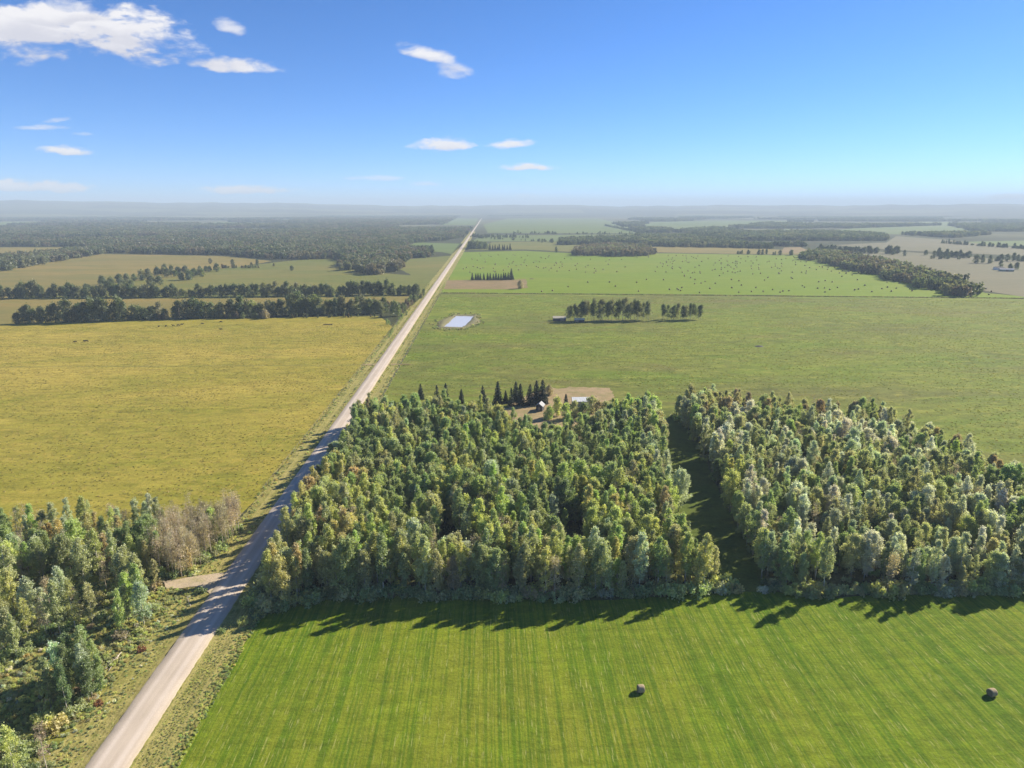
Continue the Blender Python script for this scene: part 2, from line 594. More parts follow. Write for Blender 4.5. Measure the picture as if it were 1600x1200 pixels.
M['bark'] = bark_mat('pale_aspen_bark', (0.60, 0.57, 0.48), (0.26, 0.24, 0.19))
M['deadbark'] = bark_mat('grey_dead_bark', (0.58, 0.50, 0.41), (0.30, 0.25, 0.20))
M['darkbark'] = bark_mat('dark_spruce_bark', (0.13, 0.10, 0.075), (0.07, 0.055, 0.04))


def leaf_mat(name, use_attr=True, base=(0.05, 0.08, 0.03), trans=0.5, hue=0.5):
    m, g = material(name)
    if use_attr:
        at = g.n('ShaderNodeAttribute', attribute_type='INSTANCER', attribute_name='leafcol').outputs['Color']
    else:
        at = base
    va = g.n('ShaderNodeAttribute', attribute_type='GEOMETRY', attribute_name='var').outputs['Fac']
    v = g.rng(va, 0, 1, 0.7, 1.35)
    col = g.mix(1.0, at, g.comb(v, v, v), 'MULTIPLY')
    # a share of the leaves turns yellowish or greyish on each tree
    col = g.mix(g.m('MULTIPLY', g.rng(va, 0.75, 1.0), 0.30), col, (0.46, 0.47, 0.28))
    df = g.n('ShaderNodeBsdfDiffuse')
    g.put(df.inputs['Color'], col)
    tr = g.n('ShaderNodeBsdfTranslucent')
    g.put(tr.inputs['Color'], g.mix(1.0, col, (1.15, 1.15, 0.65), 'MULTIPLY'))
    gl = g.n('ShaderNodeBsdfGlossy')
    gl.inputs['Roughness'].default_value = 0.55
    g.put(gl.inputs['Color'], (0.8, 0.8, 0.8))
    mx = g.n('ShaderNodeMixShader')
    mx.inputs[0].default_value = trans
    g.put(mx.inputs[1], df.outputs[0])
    g.put(mx.inputs[2], tr.outputs[0])
    m2 = g.n('ShaderNodeMixShader')
    m2.inputs[0].default_value = 0.05
    g.put(m2.inputs[1], mx.outputs[0])
    g.put(m2.inputs[2], gl.outputs[0])
    out = g.n('ShaderNodeOutputMaterial')
    g.put(out.inputs['Surface'], m2.outputs[0])
    return m


M['leaf'] = leaf_mat('tree_foliage')
M['needle'] = leaf_mat('spruce_needles', False, (0.020, 0.040, 0.020), 0.1)
M['weed'] = leaf_mat('rank_weeds')

# ------------------------------------------------------------------ ground
RX = -67.5          # centre line of the road


def hill(x, y):
    r = math.hypot(x, y)
    if r < 7000:
        return 0.0
    az = math.degrees(math.atan2(x, y))
    t = min(1, (r - 7000) / 8500)
    t = t * t * (3 - 2 * t)
    A = 150 + 80 / (1 + math.exp((az + 14) / 5)) + 9 * math.sin(az * .37 + 1) + 6 * math.sin(az * 1.1) + 26 * math.exp(-((az - 5.5) / 4) ** 2) \
        + 18 / (1 + math.exp(-(az - 20) / 3))
    A += 5 * math.sin(az * 2.7 + 2) + 3 * math.sin(az * 5.3)
    roll = 12 * math.sin(r / 900 + az * .2) * t * (1 - t) * 3
    fall = max(0.0, (r - 16500) / 6000)
    return A * t + roll - 120 * fall


def build_ground():
    rings = [0, 60, 150, 400, 1000, 2000, 3500, 5000, 6200, 7000] + [7000 + i * 420 for i in range(1, 37)]
    nA = 480
    vs, fs = [(0, 0, 0)], []
    for r in rings[1:]:
        for k in range(nA):
            a = 2 * math.pi * k / nA
            x, y = r * math.sin(a), r * math.cos(a)
            vs.append((x, y, hill(x, y)))
    tri = [(0, 1 + (k + 1) % nA, 1 + k) for k in range(nA)]
    for i in range(len(rings) - 2):
        b0, b1 = 1 + i * nA, 1 + (i + 1) * nA
        for k in range(nA):
            k2 = (k + 1) % nA
            fs.append((b0 + k, b0 + k2, b1 + k2, b1 + k))
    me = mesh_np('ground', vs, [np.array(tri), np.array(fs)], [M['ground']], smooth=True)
    tag(link('ground', me), kind='structure')


build_ground()


def rough_edge(poly, step, amp, seed=3):
    r = random.Random(seed)
    out = []
    n = len(poly)
    for i in range(n):
        a, b = poly[i], poly[(i + 1) % n]
        L = math.dist(a, b)
        k = min(160, max(1, int(L / step)))
        for j in range(k):
            t = j / k
            w = r.uniform(-amp, amp) if 0 < j else 0
            nx, ny = (-(b[1] - a[1]) / L, (b[0] - a[0]) / L) if L else (0, 0)
            out.append((a[0] + (b[0] - a[0]) * t + nx * w, a[1] + (b[1] - a[1]) * t + ny * w))
    return out


def sheet(name, poly, z, mat, rough=None):
    if rough:
        poly = rough_edge(poly, *rough)
    vs = [(x, y, z) for x, y in poly]
    tris = tessellate_polygon([[Vector(v) for v in vs]])
    me = bpy.data.meshes.new(name)
    fs = []
    for t in tris:
        a, b, c = [vs[i] for i in t]
        if (b[0] - a[0]) * (c[1] - a[1]) - (b[1] - a[1]) * (c[0] - a[0]) < 0:
            t = (t[0], t[2], t[1])
        fs.append(t)
    me.from_pydata(vs, [], fs)
    me.materials.append(mat)
    o = link(name, me)
    return tag(o, kind='structure')


# boundaries of the woods (where the trunks stand), used for trees and for the floor
WOOD = [(-58.5, 150), (-58.5, 200), (-58.5, 300), P(580, 664), P(640, 662), P(700, 664), P(765, 670), P(785, 692), P(820, 702), P(870, 702),
        P(935, 692), P(955, 662), P(1015, 655)] + [P(*q, 10) for q in ((1030, 640), (1040, 690), (1046, 740), (1050, 785), (1090, 830), (1140, 870))] + [P(1158, 912), P(1150, 924), P(1000, 932),
        P(850, 936), P(700, 933), P(560, 932), P(480, 940), P(430, 953), P(400, 968)]
EASTWOOD = [P(1194, 922), P(1184, 888), P(1152, 830), P(1132, 780), P(1103, 725), P(1068, 668), P(1050, 650), P(1110, 646), P(1200, 654),
            P(1300, 667), P(1380, 676), P(1430, 700), P(1500, 728), P(1600, 775), P(1760, 830), P(1800, 925), P(1600, 925), P(1400, 928), P(1260, 932)]
COPSE = [P(-120, 835), P(100, 838), P(200, 832), P(300, 826), P(368, 818), P(374, 835), P(350, 858), P(318, 880), P(290, 903), P(240, 903), P(200, 890),
         P(130, 900), P(60, 915), P(-120, 930)]
MEADOWTREES = [P(-120, 935), P(60, 925), P(130, 905), P(195, 905), P(245, 915), P(250, 955), P(225, 1000), P(190, 1000), P(160, 985), P(115, 985),
               P(80, 1010), P(40, 1050), P(-120, 1070)]
THICKET = [P(95, 1060), P(155, 1045), P(165, 1085), P(120, 1120), P(75, 1112)]
CORNER = [P(-120, 1120), P(40, 1150), P(85, 1180), P(90, 1215), P(-120, 1260)]

z = 0.02
sheet('pasture', [(RX + 11, 330), (RX + 11, 795), P(1000, 459), P(1600, 467), P(2300, 476), P(2600, 900), P(1500, 920), P(1100, 640), P(900, 700), P(585, 700)], 0.06, M['pasture'], (20, 1.5))
sheet('hayfield', [(RX + 11, 60), (RX + 11, 144), P(450, 938), P(560, 928), P(700, 930), P(900, 930), P(1130, 920), P(1200, 918), P(1400, 922), P(1600, 918),
                   P(2300, 905), (600, 150), (600, 60)], 0.07, M['hayfield'], (3, 0.5))
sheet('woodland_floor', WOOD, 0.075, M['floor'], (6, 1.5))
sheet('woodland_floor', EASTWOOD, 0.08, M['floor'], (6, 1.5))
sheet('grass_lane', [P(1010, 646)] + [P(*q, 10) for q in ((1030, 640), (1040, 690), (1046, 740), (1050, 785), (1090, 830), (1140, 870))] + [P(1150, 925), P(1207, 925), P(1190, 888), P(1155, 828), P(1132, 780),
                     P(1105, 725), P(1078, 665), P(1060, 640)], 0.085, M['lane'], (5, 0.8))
sheet('bale_field', [(RX + 11, 798), (RX + 11, 1000), (RX + 11, 1300), P(722, 394), P(820, 392), P(900, 396), P(1050, 396), P(1240, 399), P(1350, 412), P(1540, 458), P(1600, 463),
                     P(1600, 466), P(1000, 459)], 0.10, M['balefield'], (25, 1.5))
sheet('tilled_plot', [P(697, 438), P(806, 437), P(822, 436), P(824, 450), P(800, 452), P(694, 452)], 0.13, M['garden'], (10, 1.5))
sheet('farmyard', [P(782, 700), P(775, 648), P(800, 630), P(855, 607), P(905, 605), P(952, 606), P(955, 625), P(945, 650), P(940, 694), P(850, 700)], 0.11, M['yard'], (2.5, 2.2))
sheet('yellow_meadow', [P(-900, 519), P(0, 505), P(200, 500), P(400, 497), P(590, 494), (RX - 11, 560), (RX - 11, 230), (RX - 13, 200), P(340, 830), P(200, 850),
                        P(0, 860), P(-900, 900)], 0.06, M['yellow'], (12, 1.5))
sheet('rough_meadow', [(RX - 4, 60), (RX - 4, 196), P(380, 815), P(200, 826), P(0, 834), P(-600, 870), (-300, 60)], 0.075, M['rough'], (5, 1.0))
sheet('dry_field', [P(-900, 478), P(0, 466), P(640, 463), P(630, 478), P(600, 480), P(0, 506), P(-900, 519)], 0.08, M['tan'], (20, 2))
sheet('dry_field', [P(-900, 470), P(-900, 450), P(0, 424), P(60, 412), P(160, 397), P(350, 400), P(425, 408), P(325, 425), P(300, 432), P(200, 455), P(0, 466)], 0.08, M['tan'], (20, 2))
sheet('grazed_meadow', [P(0, 468), P(200, 440), P(300, 432), P(330, 422), P(430, 410), P(470, 406), P(530, 404), P(560, 424), P(640, 430), (RX - 11, 1020), (RX - 11, 800), P(600, 464)], 0.11,
      M['tangreen'], (20, 2))
sheet('grazed_meadow', [P(655, 440), P(640, 428), P(620, 420), P(640, 405), (RX - 11, 1450), (RX - 11, 1000)], 0.14, M['tangreen'], (20, 2))
sheet('dry_field', [P(-400, 391), P(0, 386.5), P(110, 386.5), P(60, 395), P(0, 402), P(-400, 430)], 0.10, M['tan'], (30, 3))
sheet('grain_field', [P(730, 391), P(770, 378.5), P(880, 377), P(920, 381), P(900, 394), P(820, 390)], 0.16, M['tangreen'])
sheet('grain_field', [P(1012, 386), P(1100, 384.5), P(1240, 391), P(1290, 398), P(1230, 398), P(1050, 395), P(1012, 394)], 0.16, M['tan'])
sheet('grain_field', [P(1300, 398), P(1330, 393), P(1420, 394), P(1600, 408), P(1800, 420), P(1900, 470), P(1600, 464), P(1540, 455), P(1400, 420)], 0.16, M['grain'])
sheet('grain_field', [P(1225, 387), P(1250, 386), P(1262, 391), P(1245, 396), P(1220, 395)], 0.19, M['garden'])
sheet('grain_field', [P(1300, 383), P(1385, 379), P(1400, 369), P(1470, 374), P(1600, 388), P(1800, 396), P(1800, 402), P(1600, 400), P(1400, 391)], 0.2, M['grain'])
sheet('far_field', [P(762, 364), P(755, 351), P(800, 339.5), P(920, 338.5), P(985, 352), P(1005, 362), P(1010, 365)], 0.3, M['fargreen'])
sheet('far_field', [P(738, 377.5), P(750, 368.5), P(880, 367), P(1000, 366), P(960, 372), P(880, 377)], 0.3, M['fargreen'])
sheet('far_field', [P(1000, 353), P(1020, 347), P(1120, 344.5), P(1250, 345), P(1260, 348), P(1150, 355), P(1060, 362), P(1020, 361)], 0.3, M['fargreen'])
sheet('far_field', [P(1290, 362), P(1330, 357), P(1480, 352), P(1520, 359), P(1540, 366), P(1450, 362), P(1400, 366)], 0.3, M['fargreen'])
sheet('far_field', [P(1550, 358), P(1700, 356), P(1700, 360), P(1580, 361)], 0.3, M['fargreen'])
sheet('far_field', [P(1180, 361), P(1230, 358), P(1300, 360), P(1310, 363), P(1230, 363)], 0.3, M['fargreen'])
sheet('far_field', [P(1410, 350), P(1440, 346.5), P(1500, 347), P(1480, 352)], 0.35, M['fargreen'])
sheet('far_field', [P(1500, 378), P(1700, 374), P(1700, 386), P(1560, 384)], 0.35, M['fargreen'])
sheet('far_field', [P(-200, 353), P(0, 352), P(80, 348.5), P(60, 346.5), P(-200, 347)], 0.3, M['fargreen'])
sheet('far_field', [P(300, 353), P(340, 347), P(460, 349), P(465, 352)], 0.3, M['fargreen'])
sheet('far_field', [P(170, 339), P(230, 336), P(460, 337), P(465, 341), P(330, 343), P(250, 341.5)], 0.4, M['fargreen'])
sheet('far_field', [P(425, 347), P(440, 343), P(455, 343), P(460, 347)], 0.35, M['fargreen'])
sheet('far_field', [P(630, 388), P(650, 379), P(725, 381), (RX - 12, P(725, 381)[1] + 30), (RX - 12, 1500), P(690, 394), P(640, 391)], 0.2, M['fargreen'])
sheet('far_field', [P(690, 352), P(720, 338), P(748, 339), P(742, 352)], 0.3, M['fargreen'])
sheet('far_field', [P(960, 342), P(975, 339), P(1060, 339.5), P(1060, 341.5)], 0.4, M['grain'])


# road, ditches and verges: a cambered ribbon
def ribbon(name, xs, zs, y0, y1, mat, jit=0.0, step0=1.5, seed=5):
    r = random.Random(seed)
    ys = []
    y = y0
    while y < y1:
        ys.append(y)
        y += max(step0, (y - 100) * 0.015)
    ys.append(y1)
    vs, fs = [], []
    for i, y in enumerate(ys):
        ja, jb = r.uniform(-jit, jit), r.uniform(-jit, jit)
        for k, (x, zz) in enumerate(zip(xs, zs)):
            dx = ja if k == 0 else (jb if k == len(xs) - 1 else 0)
            vs.append((x + dx, y, zz))
    n = len(xs)
    for i in range(len(ys) - 1):
        for k in range(n - 1):
            a = i * n + k
            fs.append((a, a + 1, a + n + 1, a + n))
    me = mesh_np(name, vs, np.array(fs), [mat], smooth=True)
    return tag(link(name, me), kind='structure')


ROAD_END = 7500
ribbon('road', [RX + q for q in (-3.9, -3.6, -1.8, 0, 1.8, 3.6, 3.9)], [.30, .47, .56, .62, .56, .47, .30], 40, ROAD_END, M['gravel'], 0.10, 0.8)
ribbon('verge', [RX + q for q in (3.7, 4.6, 6.3, 7.3, 9.3, 11.6)], [.33, .22, .10, .10, .22, .09], 40, 3000, M['verge'], 0.35, seed=6)
ribbon('verge', [RX + q for q in (-11.6, -9.3, -7.3, -6.3, -4.6, -3.7)], [.09, .22, .10, .10, .22, .33], 40, 3000, M['verge'], 0.35, seed=7)
# small gravel crossings
M['approach'] = field_mat('worn_gravel_approach', (0.50, 0.40, 0.29), (0.44, 0.35, 0.24), (0.34, 0.29, 0.15), 0.1, 0.3, 1.5, 0.15)
sheet('driveway', [(RX - 3.8, P(345, 896)[1]), (RX - 3.8, P(330, 930)[1]), P(308, 918), P(262, 922), P(255, 910), P(300, 903)], 0.34, M['approach'], (1.5, 0.3))
sheet('driveway', [(RX - 3.8, 424.5), (RX - 3.8, 420), (RX - 12, 420.8), (RX - 12, 422.8)], 0.34, M['yard'], (2, 0.3))
sheet('driveway', [(RX + 3.8, 424.5), (RX + 3.8, 420), (RX + 12, 421.2), (RX + 21, 421.8), (RX + 12, 423.2)], 0.34, M['yard'], (2, 0.3))
sheet('driveway', [(RX - 3.8, 690), (RX - 3.8, 684), (RX - 14, 685), (RX - 30, 688), (RX - 30, 690), (RX - 14, 689)], 0.34, M['yard'], (2, 0.3))
sheet('track', [(RX - 12, 421.0), (RX - 12, 422.4), (-420, 425), (-420, 423.8)], 0.11, M['rough'], (6, 0.5))


# ------------------------------------------------------------------ trees
def leaves(centres, n, sig, size, rng, flat=1.25, up=0.35):
    """n leaf-clump quads normally spread about clump centres, sized per leaf"""
    C_ = np.asarray(centres, float)
    k = rng.integers(0, len(C_), n)
    w = rng.normal(size=(n, 3)) * sig
    w[:, 2] *= flat
    c = C_[k] + w
    d = rng.normal(size=(n, 3))
    d[:, 2] += up
    d /= np.linalg.norm(d, axis=1)[:, None]
    a = np.cross(d, rng.normal(size=(n, 3)))
    a /= np.linalg.norm(a, axis=1)[:, None]
    b = np.cross(d, a)
    s = size * rng.uniform(0.6, 1.35, n)[:, None]
    v = np.stack([c - a * s - b * s * .6, c + a * s * .2 - b * s, c + a * s + b * s * .5, c - a * s * .3 + b * s], 1).reshape(-1, 3)
    f = np.arange(4 * n).reshape(-1, 4)
    cv = rng.random(len(C_))
    var = np.clip(0.55 * cv[k] + 0.45 * rng.random(n), 0, 1)
    return v, f, var


def trunk_mb(h, r0, rng, lean=0.0, branches=(), side=6):
    mb = MB()
    ph = rng.uniform(0, 6.28)
    pts = []
    for i in range(6):
        t = i / 5
        pts.append((lean * t * t * math.cos(ph) * h + rng.normal() * .07 * h / 15 * (i > 0), lean * t * t * math.sin(ph) * h + rng.normal() * .07 * h / 15 * (i > 0), h * t * .97))
    mb.tube(pts, [r0 * (1 - .85 * i / 5) for i in range(6)], side)
    for c in branches:
        c = Vector(c)
        t = max(0.1, min(0.95, (c.z - c.xy.length * .6) / h))
        i = min(4, int(t * 5))
        a = Vector(pts[i]).lerp(Vector(pts[i + 1]), t * 5 - i)
        mid = a.lerp(c, .5) + Vector((0, 0, -.1))
        mb.tube([a, mid, c], [r0 * (1 - .8 * t) * .45, r0 * .2, r0 * .06], 3, False)
    return mb


def make_leafy(seed, h=15, R=2.3, base=.35, nc=34, nl=2600, size=.24, top=0.55, sig=.5, lean=0.02, skew=1.0):
    """trunk mesh and crown mesh"""
    rng = np.random.default_rng(seed)
    cs = []
    lob = rng.uniform(0, 6.28)
    for i in range(nc):
        t = rng.random() ** 0.8
        zz = h * (base + (0.985 - base) * t)
        prof = math.sin(math.pi * min(1, (t * .86 + .12)) ** skew) ** top
        a = rng.uniform(0, 6.28)
        rr = R * prof * rng.uniform(.2, 1.0) ** .8 * (1 + .22 * math.sin(2 * a + lob)) * (1.2 if rng.random() < .15 else 1)
        cs.append((rr * math.cos(a), rr * math.sin(a), zz))
    for k in range(4):
        cs.append((rng.normal() * .25, rng.normal() * .25, h * (.93 + .025 * k)))
    v, f, var = leaves(cs, nl, sig, size, rng)
    crown = mesh_np('crown', v, f, [M['leaf']], var=var)
    tm = trunk_mb(h, .10 + h * .006, rng, lean, cs[: nc // 2]).mesh('trunk', M['bark'], True)
    return tm, crown


def make_bare(seed, h=14, R=2.0, nc=26, leafn=250):
    rng = np.random.default_rng(seed)
    cs = []
    for i in range(nc):
        t = rng.random()
        zz = h * (.3 + .68 * t)
        rr = R * (1 - .55 * t) * rng.uniform(.5, 1)
        a = rng.uniform(0, 6.28)
        cs.append((rr * math.cos(a), rr * math.sin(a), zz))
    mb = trunk_mb(h, .13, rng, .02, cs, 5)
    tm = mb.mesh('trunk', M['deadbark'], True)
    # twigs: thin slivers round the branch ends
    n = 520
    k = rng.integers(0, len(cs), n)
    C_ = np.asarray(cs)[k] + rng.normal(size=(n, 3)) * (.35, .35, .4)
    d = rng.normal(size=(n, 3)) + (0, 0, 1.2)
    d /= np.linalg.norm(d, axis=1)[:, None]
    L = rng.uniform(.5, 1.3, n)[:, None]
    s = np.cross(d, rng.normal(size=(n, 3)))
    s /= np.linalg.norm(s, axis=1)[:, None]
    s *= .028
    v1 = np.stack([C_ - s, C_ + s, C_ + d * L], 1).reshape(-1, 3)
    f1 = np.arange(3 * n).reshape(-1, 3)
    v2, f2, va = leaves(cs, leafn, .5, .16, rng)
    me = mesh_np('crown', np.concatenate([v1, v2]), [f1, f2 + len(v1)], [M['leaf']], var=np.concatenate([rng.random(n), va]))
    return tm, me


def make_shrub(seed, R=1.3, h=2.2, n=700, size=.17):
    rng = np.random.default_rng(seed)
    cs = []
    for i in range(14):
        a = rng.uniform(0, 6.28)
        rr = R * math.sqrt(rng.random())
        cs.append((rr * math.cos(a), rr * math.sin(a), h * rng.uniform(.15, .85) * (1 - .35 * (rr / R) ** 2)))
    v, f, var = leaves(cs, n, .3, size, rng)
    mb = MB()
    for c in cs[:8]:
        mb.tube([(c[0] * .1, c[1] * .1, 0), (c[0] * .5, c[1] * .5, c[2] * .6), c], [.04, .03, .01], 3, False)
    return mb.mesh('stems', M['deadbark']), mesh_np('foliage', v, f, [M['leaf']], var=var)


def make_spruce(seed, h=14, R=2.6, n=2600, size=.22, sparse=0.0):
    rng = np.random.default_rng(seed)
    vs, fs, va = [], [], []
    cs = []
    zz = h * .07
    while zz < h * .98:
        t = zz / h
        r = R * (1 - t) ** .85 + .12
        nb = max(4, int(10 * (1 - t) + 4))
        a0 = rng.uniform(0, 6.28)
        for k in range(nb):
            if rng.random() < sparse:
                continue
            a = a0 + 6.28 * k / nb + rng.normal() * .15
            L = r * rng.uniform(.75, 1.1)
            for q in np.linspace(.25, 1, max(2, int(L / .45))):
                cs.append((L * q * math.cos(a), L * q * math.sin(a), zz - .35 * L * q * q + .05))
        zz += .5 + .35 * (1 - t)
    cs.append((0, 0, h))
    v, f, var = leaves(cs, n, .17, size, rng, .6, .8)
    crown = mesh_np('crown', v, f, [M['needle']], var=var)
    return trunk_mb(h, .2, rng, 0).mesh('trunk', M['darkbark'], True), crown


ASPEN = [make_leafy(100, 15, 2.0, .18, 62, 4700, .155, sig=.30), make_leafy(101, 16.5, 1.7, .24, 56, 4200, .155, sig=.29), make_leafy(102, 14, 2.4, .14, 68, 5400, .155, sig=.31), make_leafy(103, 15.5, 1.45, .2, 50, 3600, .15, sig=.27, skew=1.3),
         make_leafy(104, 13.5, 2.1, .16, 58, 4600, .155, sig=.30), make_leafy(105, 17, 2.1, .32, 54, 3900, .155, sig=.30, lean=.06), make_leafy(106, 12, 1.6, .12, 48, 3600, .15, sig=.27), make_leafy(107, 15, 1.9, .2, 44, 2200, .15, sig=.30, lean=.04)]
POPLAR = [make_leafy(200, 15, 3.2, .14, 110, 7600, .17, .5, .38), make_leafy(201, 14, 2.9, .12, 100, 7000, .17, .45, .38), make_leafy(202, 16.5, 3.0, .18, 100, 7000, .17, .5, .38)]
BARE = [make_bare(300, 14, 1.9), make_bare(301, 15.5, 1.5, 22, 120), make_bare(302, 12.5, 2.2, 28, 500)]
SHRUB = [make_shrub(400), make_shrub(401, 1.6, 2.6, 800), make_shrub(402, 1.0, 1.6, 500)]
SPRUCE = [make_spruce(500, 14, 4.0, 4200), make_spruce(501, 12, 3.0, 3200), make_spruce(502, 11, 2.6, 1600, sparse=.35)]
MID = [make_leafy(600 + i, hh, rr, bb, 40, 1500, .38, .4, .75) for i, (hh, rr, bb) in enumerate([(12, 4.0, .04), (13.5, 3.6, .05), (10.5, 4.2, .02), (14, 3.0, .08), (9, 3.8, .0)])]
TALL = [make_leafy(620 + i, hh, rr, bb, 34, 1100, .32, .4, .7) for i, (hh, rr, bb) in enumerate([(17, 2.6, .24), (18.5, 2.3, .3), (15.5, 2.7, .2)])]

PAL = {   # leaf albedo, brightened to offset self-shadowing inside the crowns
    'dark green': (0.209, 0.274, 0.123), 'mid green': (0.334, 0.412, 0.186), 'bright green': (0.437, 0.535, 0.193),
    'yellow green': (0.533, 0.557, 0.216), 'golden': (0.585, 0.512, 0.233), 'orange tan': (0.563, 0.457, 0.256), 'rusty brown': (0.417, 0.356, 0.233),
    'olive': (0.449, 0.467, 0.256), 'silvery green': (0.522, 0.579, 0.431), 'pale grey': (0.679, 0.691, 0.631)}


def vnoise(x, y, s, seed=0):
    """smooth value noise"""
    x, y = x / s, y / s
    ix, iy = math.floor(x), math.floor(y)
    fx, fy = x - ix, y - iy
    fx, fy = fx * fx * (3 - 2 * fx), fy * fy * (3 - 2 * fy)

    def h(i, j):
        q = (i * 374761393 + j * 668265263 + seed * 974634777) & 0xffffffff
        q = ((q ^ (q >> 13)) * 1274126177) & 0xffffffff
        return ((q ^ (q >> 16)) & 0xffff) / 65535
    return (h(ix, iy) * (1 - fx) + h(ix + 1, iy) * fx) * (1 - fy) + (h(ix, iy + 1) * (1 - fx) + h(ix + 1, iy + 1) * fx) * fy


def pick(r, w):
    ks = list(w)
    q = r.random() * sum(w.values())
    for k in ks:
        q -= w[k]
        if q <= 0:
            return k
    return ks[-1]


def jitter_col(c, r, a=.16):
    k = 1 + r.uniform(-a, a)
    return tuple(max(.005, q * k * (1 + r.uniform(-.06, .06))) for q in c)


def to_px(x, y, z=0.0):
    ca, sa = math.cos(-YAW), math.sin(-YAW)
    X, Y = x * ca - y * sa, x * sa + y * ca
    dz = z - H
    f = Y * math.cos(PITCH) - dz * math.sin(PITCH)
    u = Y * math.sin(PITCH) + dz * math.cos(PITCH)
    return 800 + F * X / f, 600 - F * u / f, f


TREES = []   # dict(kind, x, y, tint, col, s, rz, zone)


def grow(poly, step, zone, weights, seed, hs=1.0, kinds=None, skip=None, jitter=.42):
    r = random.Random(seed)
    for (x, y) in scatter(poly, step, jitter, seed):
        x, y = float(x), float(y)
        if skip and skip(x, y, r):
            continue
        w = weights(x, y)
        # aspens stand in clones: neighbours share a colour
        cl = vnoise(x, y, 14, seed)
        rr = random.Random(int(math.floor(cl * 9)) * 77 + seed) if r.random() < .55 else r
        tint = pick(rr, w)
        kd = pick(r, kinds(x, y) if kinds else {'aspen': .9, 'poplar': .1})
        hsc = hs(x, y) if callable(hs) else hs
        TREES.append(dict(kind=kd, x=x, y=y, tint=tint, col=jitter_col(PAL[tint], r), s=hsc * (r.uniform(.7, .92) if r.random() < .3 else r.uniform(.85, 1.15)), rz=r.uniform(0, 6.28), zone=zone, i=r.randrange(1000)))


def w_main(x, y):
    px, py, _ = to_px(x, y)
    w = {'dark green': .12, 'mid green': .42, 'bright green': .2, 'yellow green': .08, 'olive': .10, 'silvery green': .07, 'pale grey': .01}
    if y < 190:                      # the band along the hayfield is paler and more olive
        w = {'mid green': .3, 'bright green': .14, 'yellow green': .13, 'olive': .26, 'golden': .01, 'silvery green': .14, 'rusty brown': .02}
    if x < -38 and y < 215:          # golden corner by the road
        w = {'golden': .26, 'orange tan': .16, 'yellow green': .30, 'olive': .16, 'mid green': .12}
    elif x < -40 and y > 290:
        w = {'olive': .5, 'rusty brown': .2, 'mid green': .3}
    if y > 300:
        w = {'olive': .3, 'mid green': .45, 'rusty brown': .05, 'dark green': .1, 'silvery green': .1}
    if x > 55:
        w = dict(w)
        w['silvery green'] = .3
        w['olive'] = .3
    return w


def w_east(x, y):
    px, py, _ = to_px(x, y)
    w = {'silvery green': .34, 'olive': .27, 'mid green': .16, 'dark green': .03, 'bright green': .06, 'pale grey': .10, 'yellow green': .03}
    # outer rim is autumn brown
    if py < 672 + max(0, px - 1380) * .55 and px > 1100:
        w = {'rusty brown': .42, 'olive': .28, 'silvery green': .1, 'mid green': .1, 'golden': .04, 'orange tan': .06}
    if 1280 < px < 1400 and 690 < py < 725:
        w = {'pale grey': .8, 'silvery green': .2}
    if px > 1520 and 780 < py:
        w['pale grey'] = .2
    if px < 1160 and 760 < py < 830:
        w = {'yellow green': .6, 'bright green': .4}
    return w


def w_west(x, y):
    px, py, _ = to_px(x, y)
    w = {'mid green': .30, 'dark green': .08, 'olive': .30, 'golden': .05, 'orange tan': .04, 'silvery green': .05, 'bright green': .1, 'yellow green': .1}
    return w


def k_main(x, y):
    return {'aspen': .84, 'poplar': .12, 'bare': .035}


def k_copse(x, y):
    px, py, _ = to_px(x, y)
    if px > 255:
        return {'bare': .88, 'aspen': .12}
    return {'aspen': .78, 'poplar': .07, 'bare': .15}


def gaps(x, y, r):
    if x > 150:
        return False
    return vnoise(x, y, 13, 5) > .88


grow(WOOD, 3.25, 'wood', w_main, 21, lambda x, y: .78 + .2 * vnoise(x, y, 28, 3), k_main, gaps)
grow(EASTWOOD, 3.55, 'east', w_east, 22, lambda x, y: .72 + .18 * vnoise(x, y, 28, 4), lambda x, y: {'aspen': .8, 'poplar': .15, 'bare': .05}, gaps)
grow(COPSE, 3.8, 'copse', w_west, 23, .75, k_copse)
BARECORNER = [P(262, 845), P(300, 826), P(372, 818), P(376, 838), P(350, 860), P(318, 882), P(290, 905), P(245, 905), P(235, 870)]
grow(BARECORNER, 2.7, 'copse', w_west, 27, .80, lambda x, y: {'bare': 1})
grow(MEADOWTREES, 5.0, 'meadow', lambda x, y: {'olive': .38, 'yellow green': .22, 'mid green': .16, 'silvery green': .18, 'bright green': .06}, 24, .82,
     lambda x, y: {'aspen': .85, 'poplar': .05, 'bare': .10}, lambda x, y, r: vnoise(x, y, 8, 8) > .60)
grow(THICKET, 2.7, 'thicket', lambda x, y: {'mid green': .7, 'silvery green': .2, 'dark green': .1}, 25, .72, lambda x, y: {'aspen': .95, 'bare': .05})
grow(CORNER, 3.4, 'corner', lambda x, y: {'yellow green': .5, 'olive': .3, 'golden': .2}, 26, .8, lambda x, y: {'aspen': .8, 'bare': .2}, lambda x, y, r: r.random() < .35)
# big pale poplar heads inside the wood that stand out in the photograph
for (px, py, tint, s) in [(905, 790, 'bright green', 1.1), (930, 800, 'bright green', 1.1), (880, 800, 'bright green', 1.0), (955, 800, 'mid green', 1.0), (650, 890, 'silvery green', .95),
                          (900, 905, 'bright green', .85), (1140, 800, 'yellow green', .85), (1060, 800, 'silvery green', .95), (1165, 770, 'mid green', .8), (620, 860, 'mid green', .9)]:
    x, y = P(px, py)
    TREES[:] = [t for t in TREES if math.hypot(t['x'] - x, t['y'] - y) > 3.4]
    TREES.append(dict(kind='poplar', x=x, y=y, tint=tint, col=PAL[tint], s=s, rz=rnd.uniform(0, 6.28), zone='east' if px > 1110 else 'wood', i=rnd.randrange(1000)))

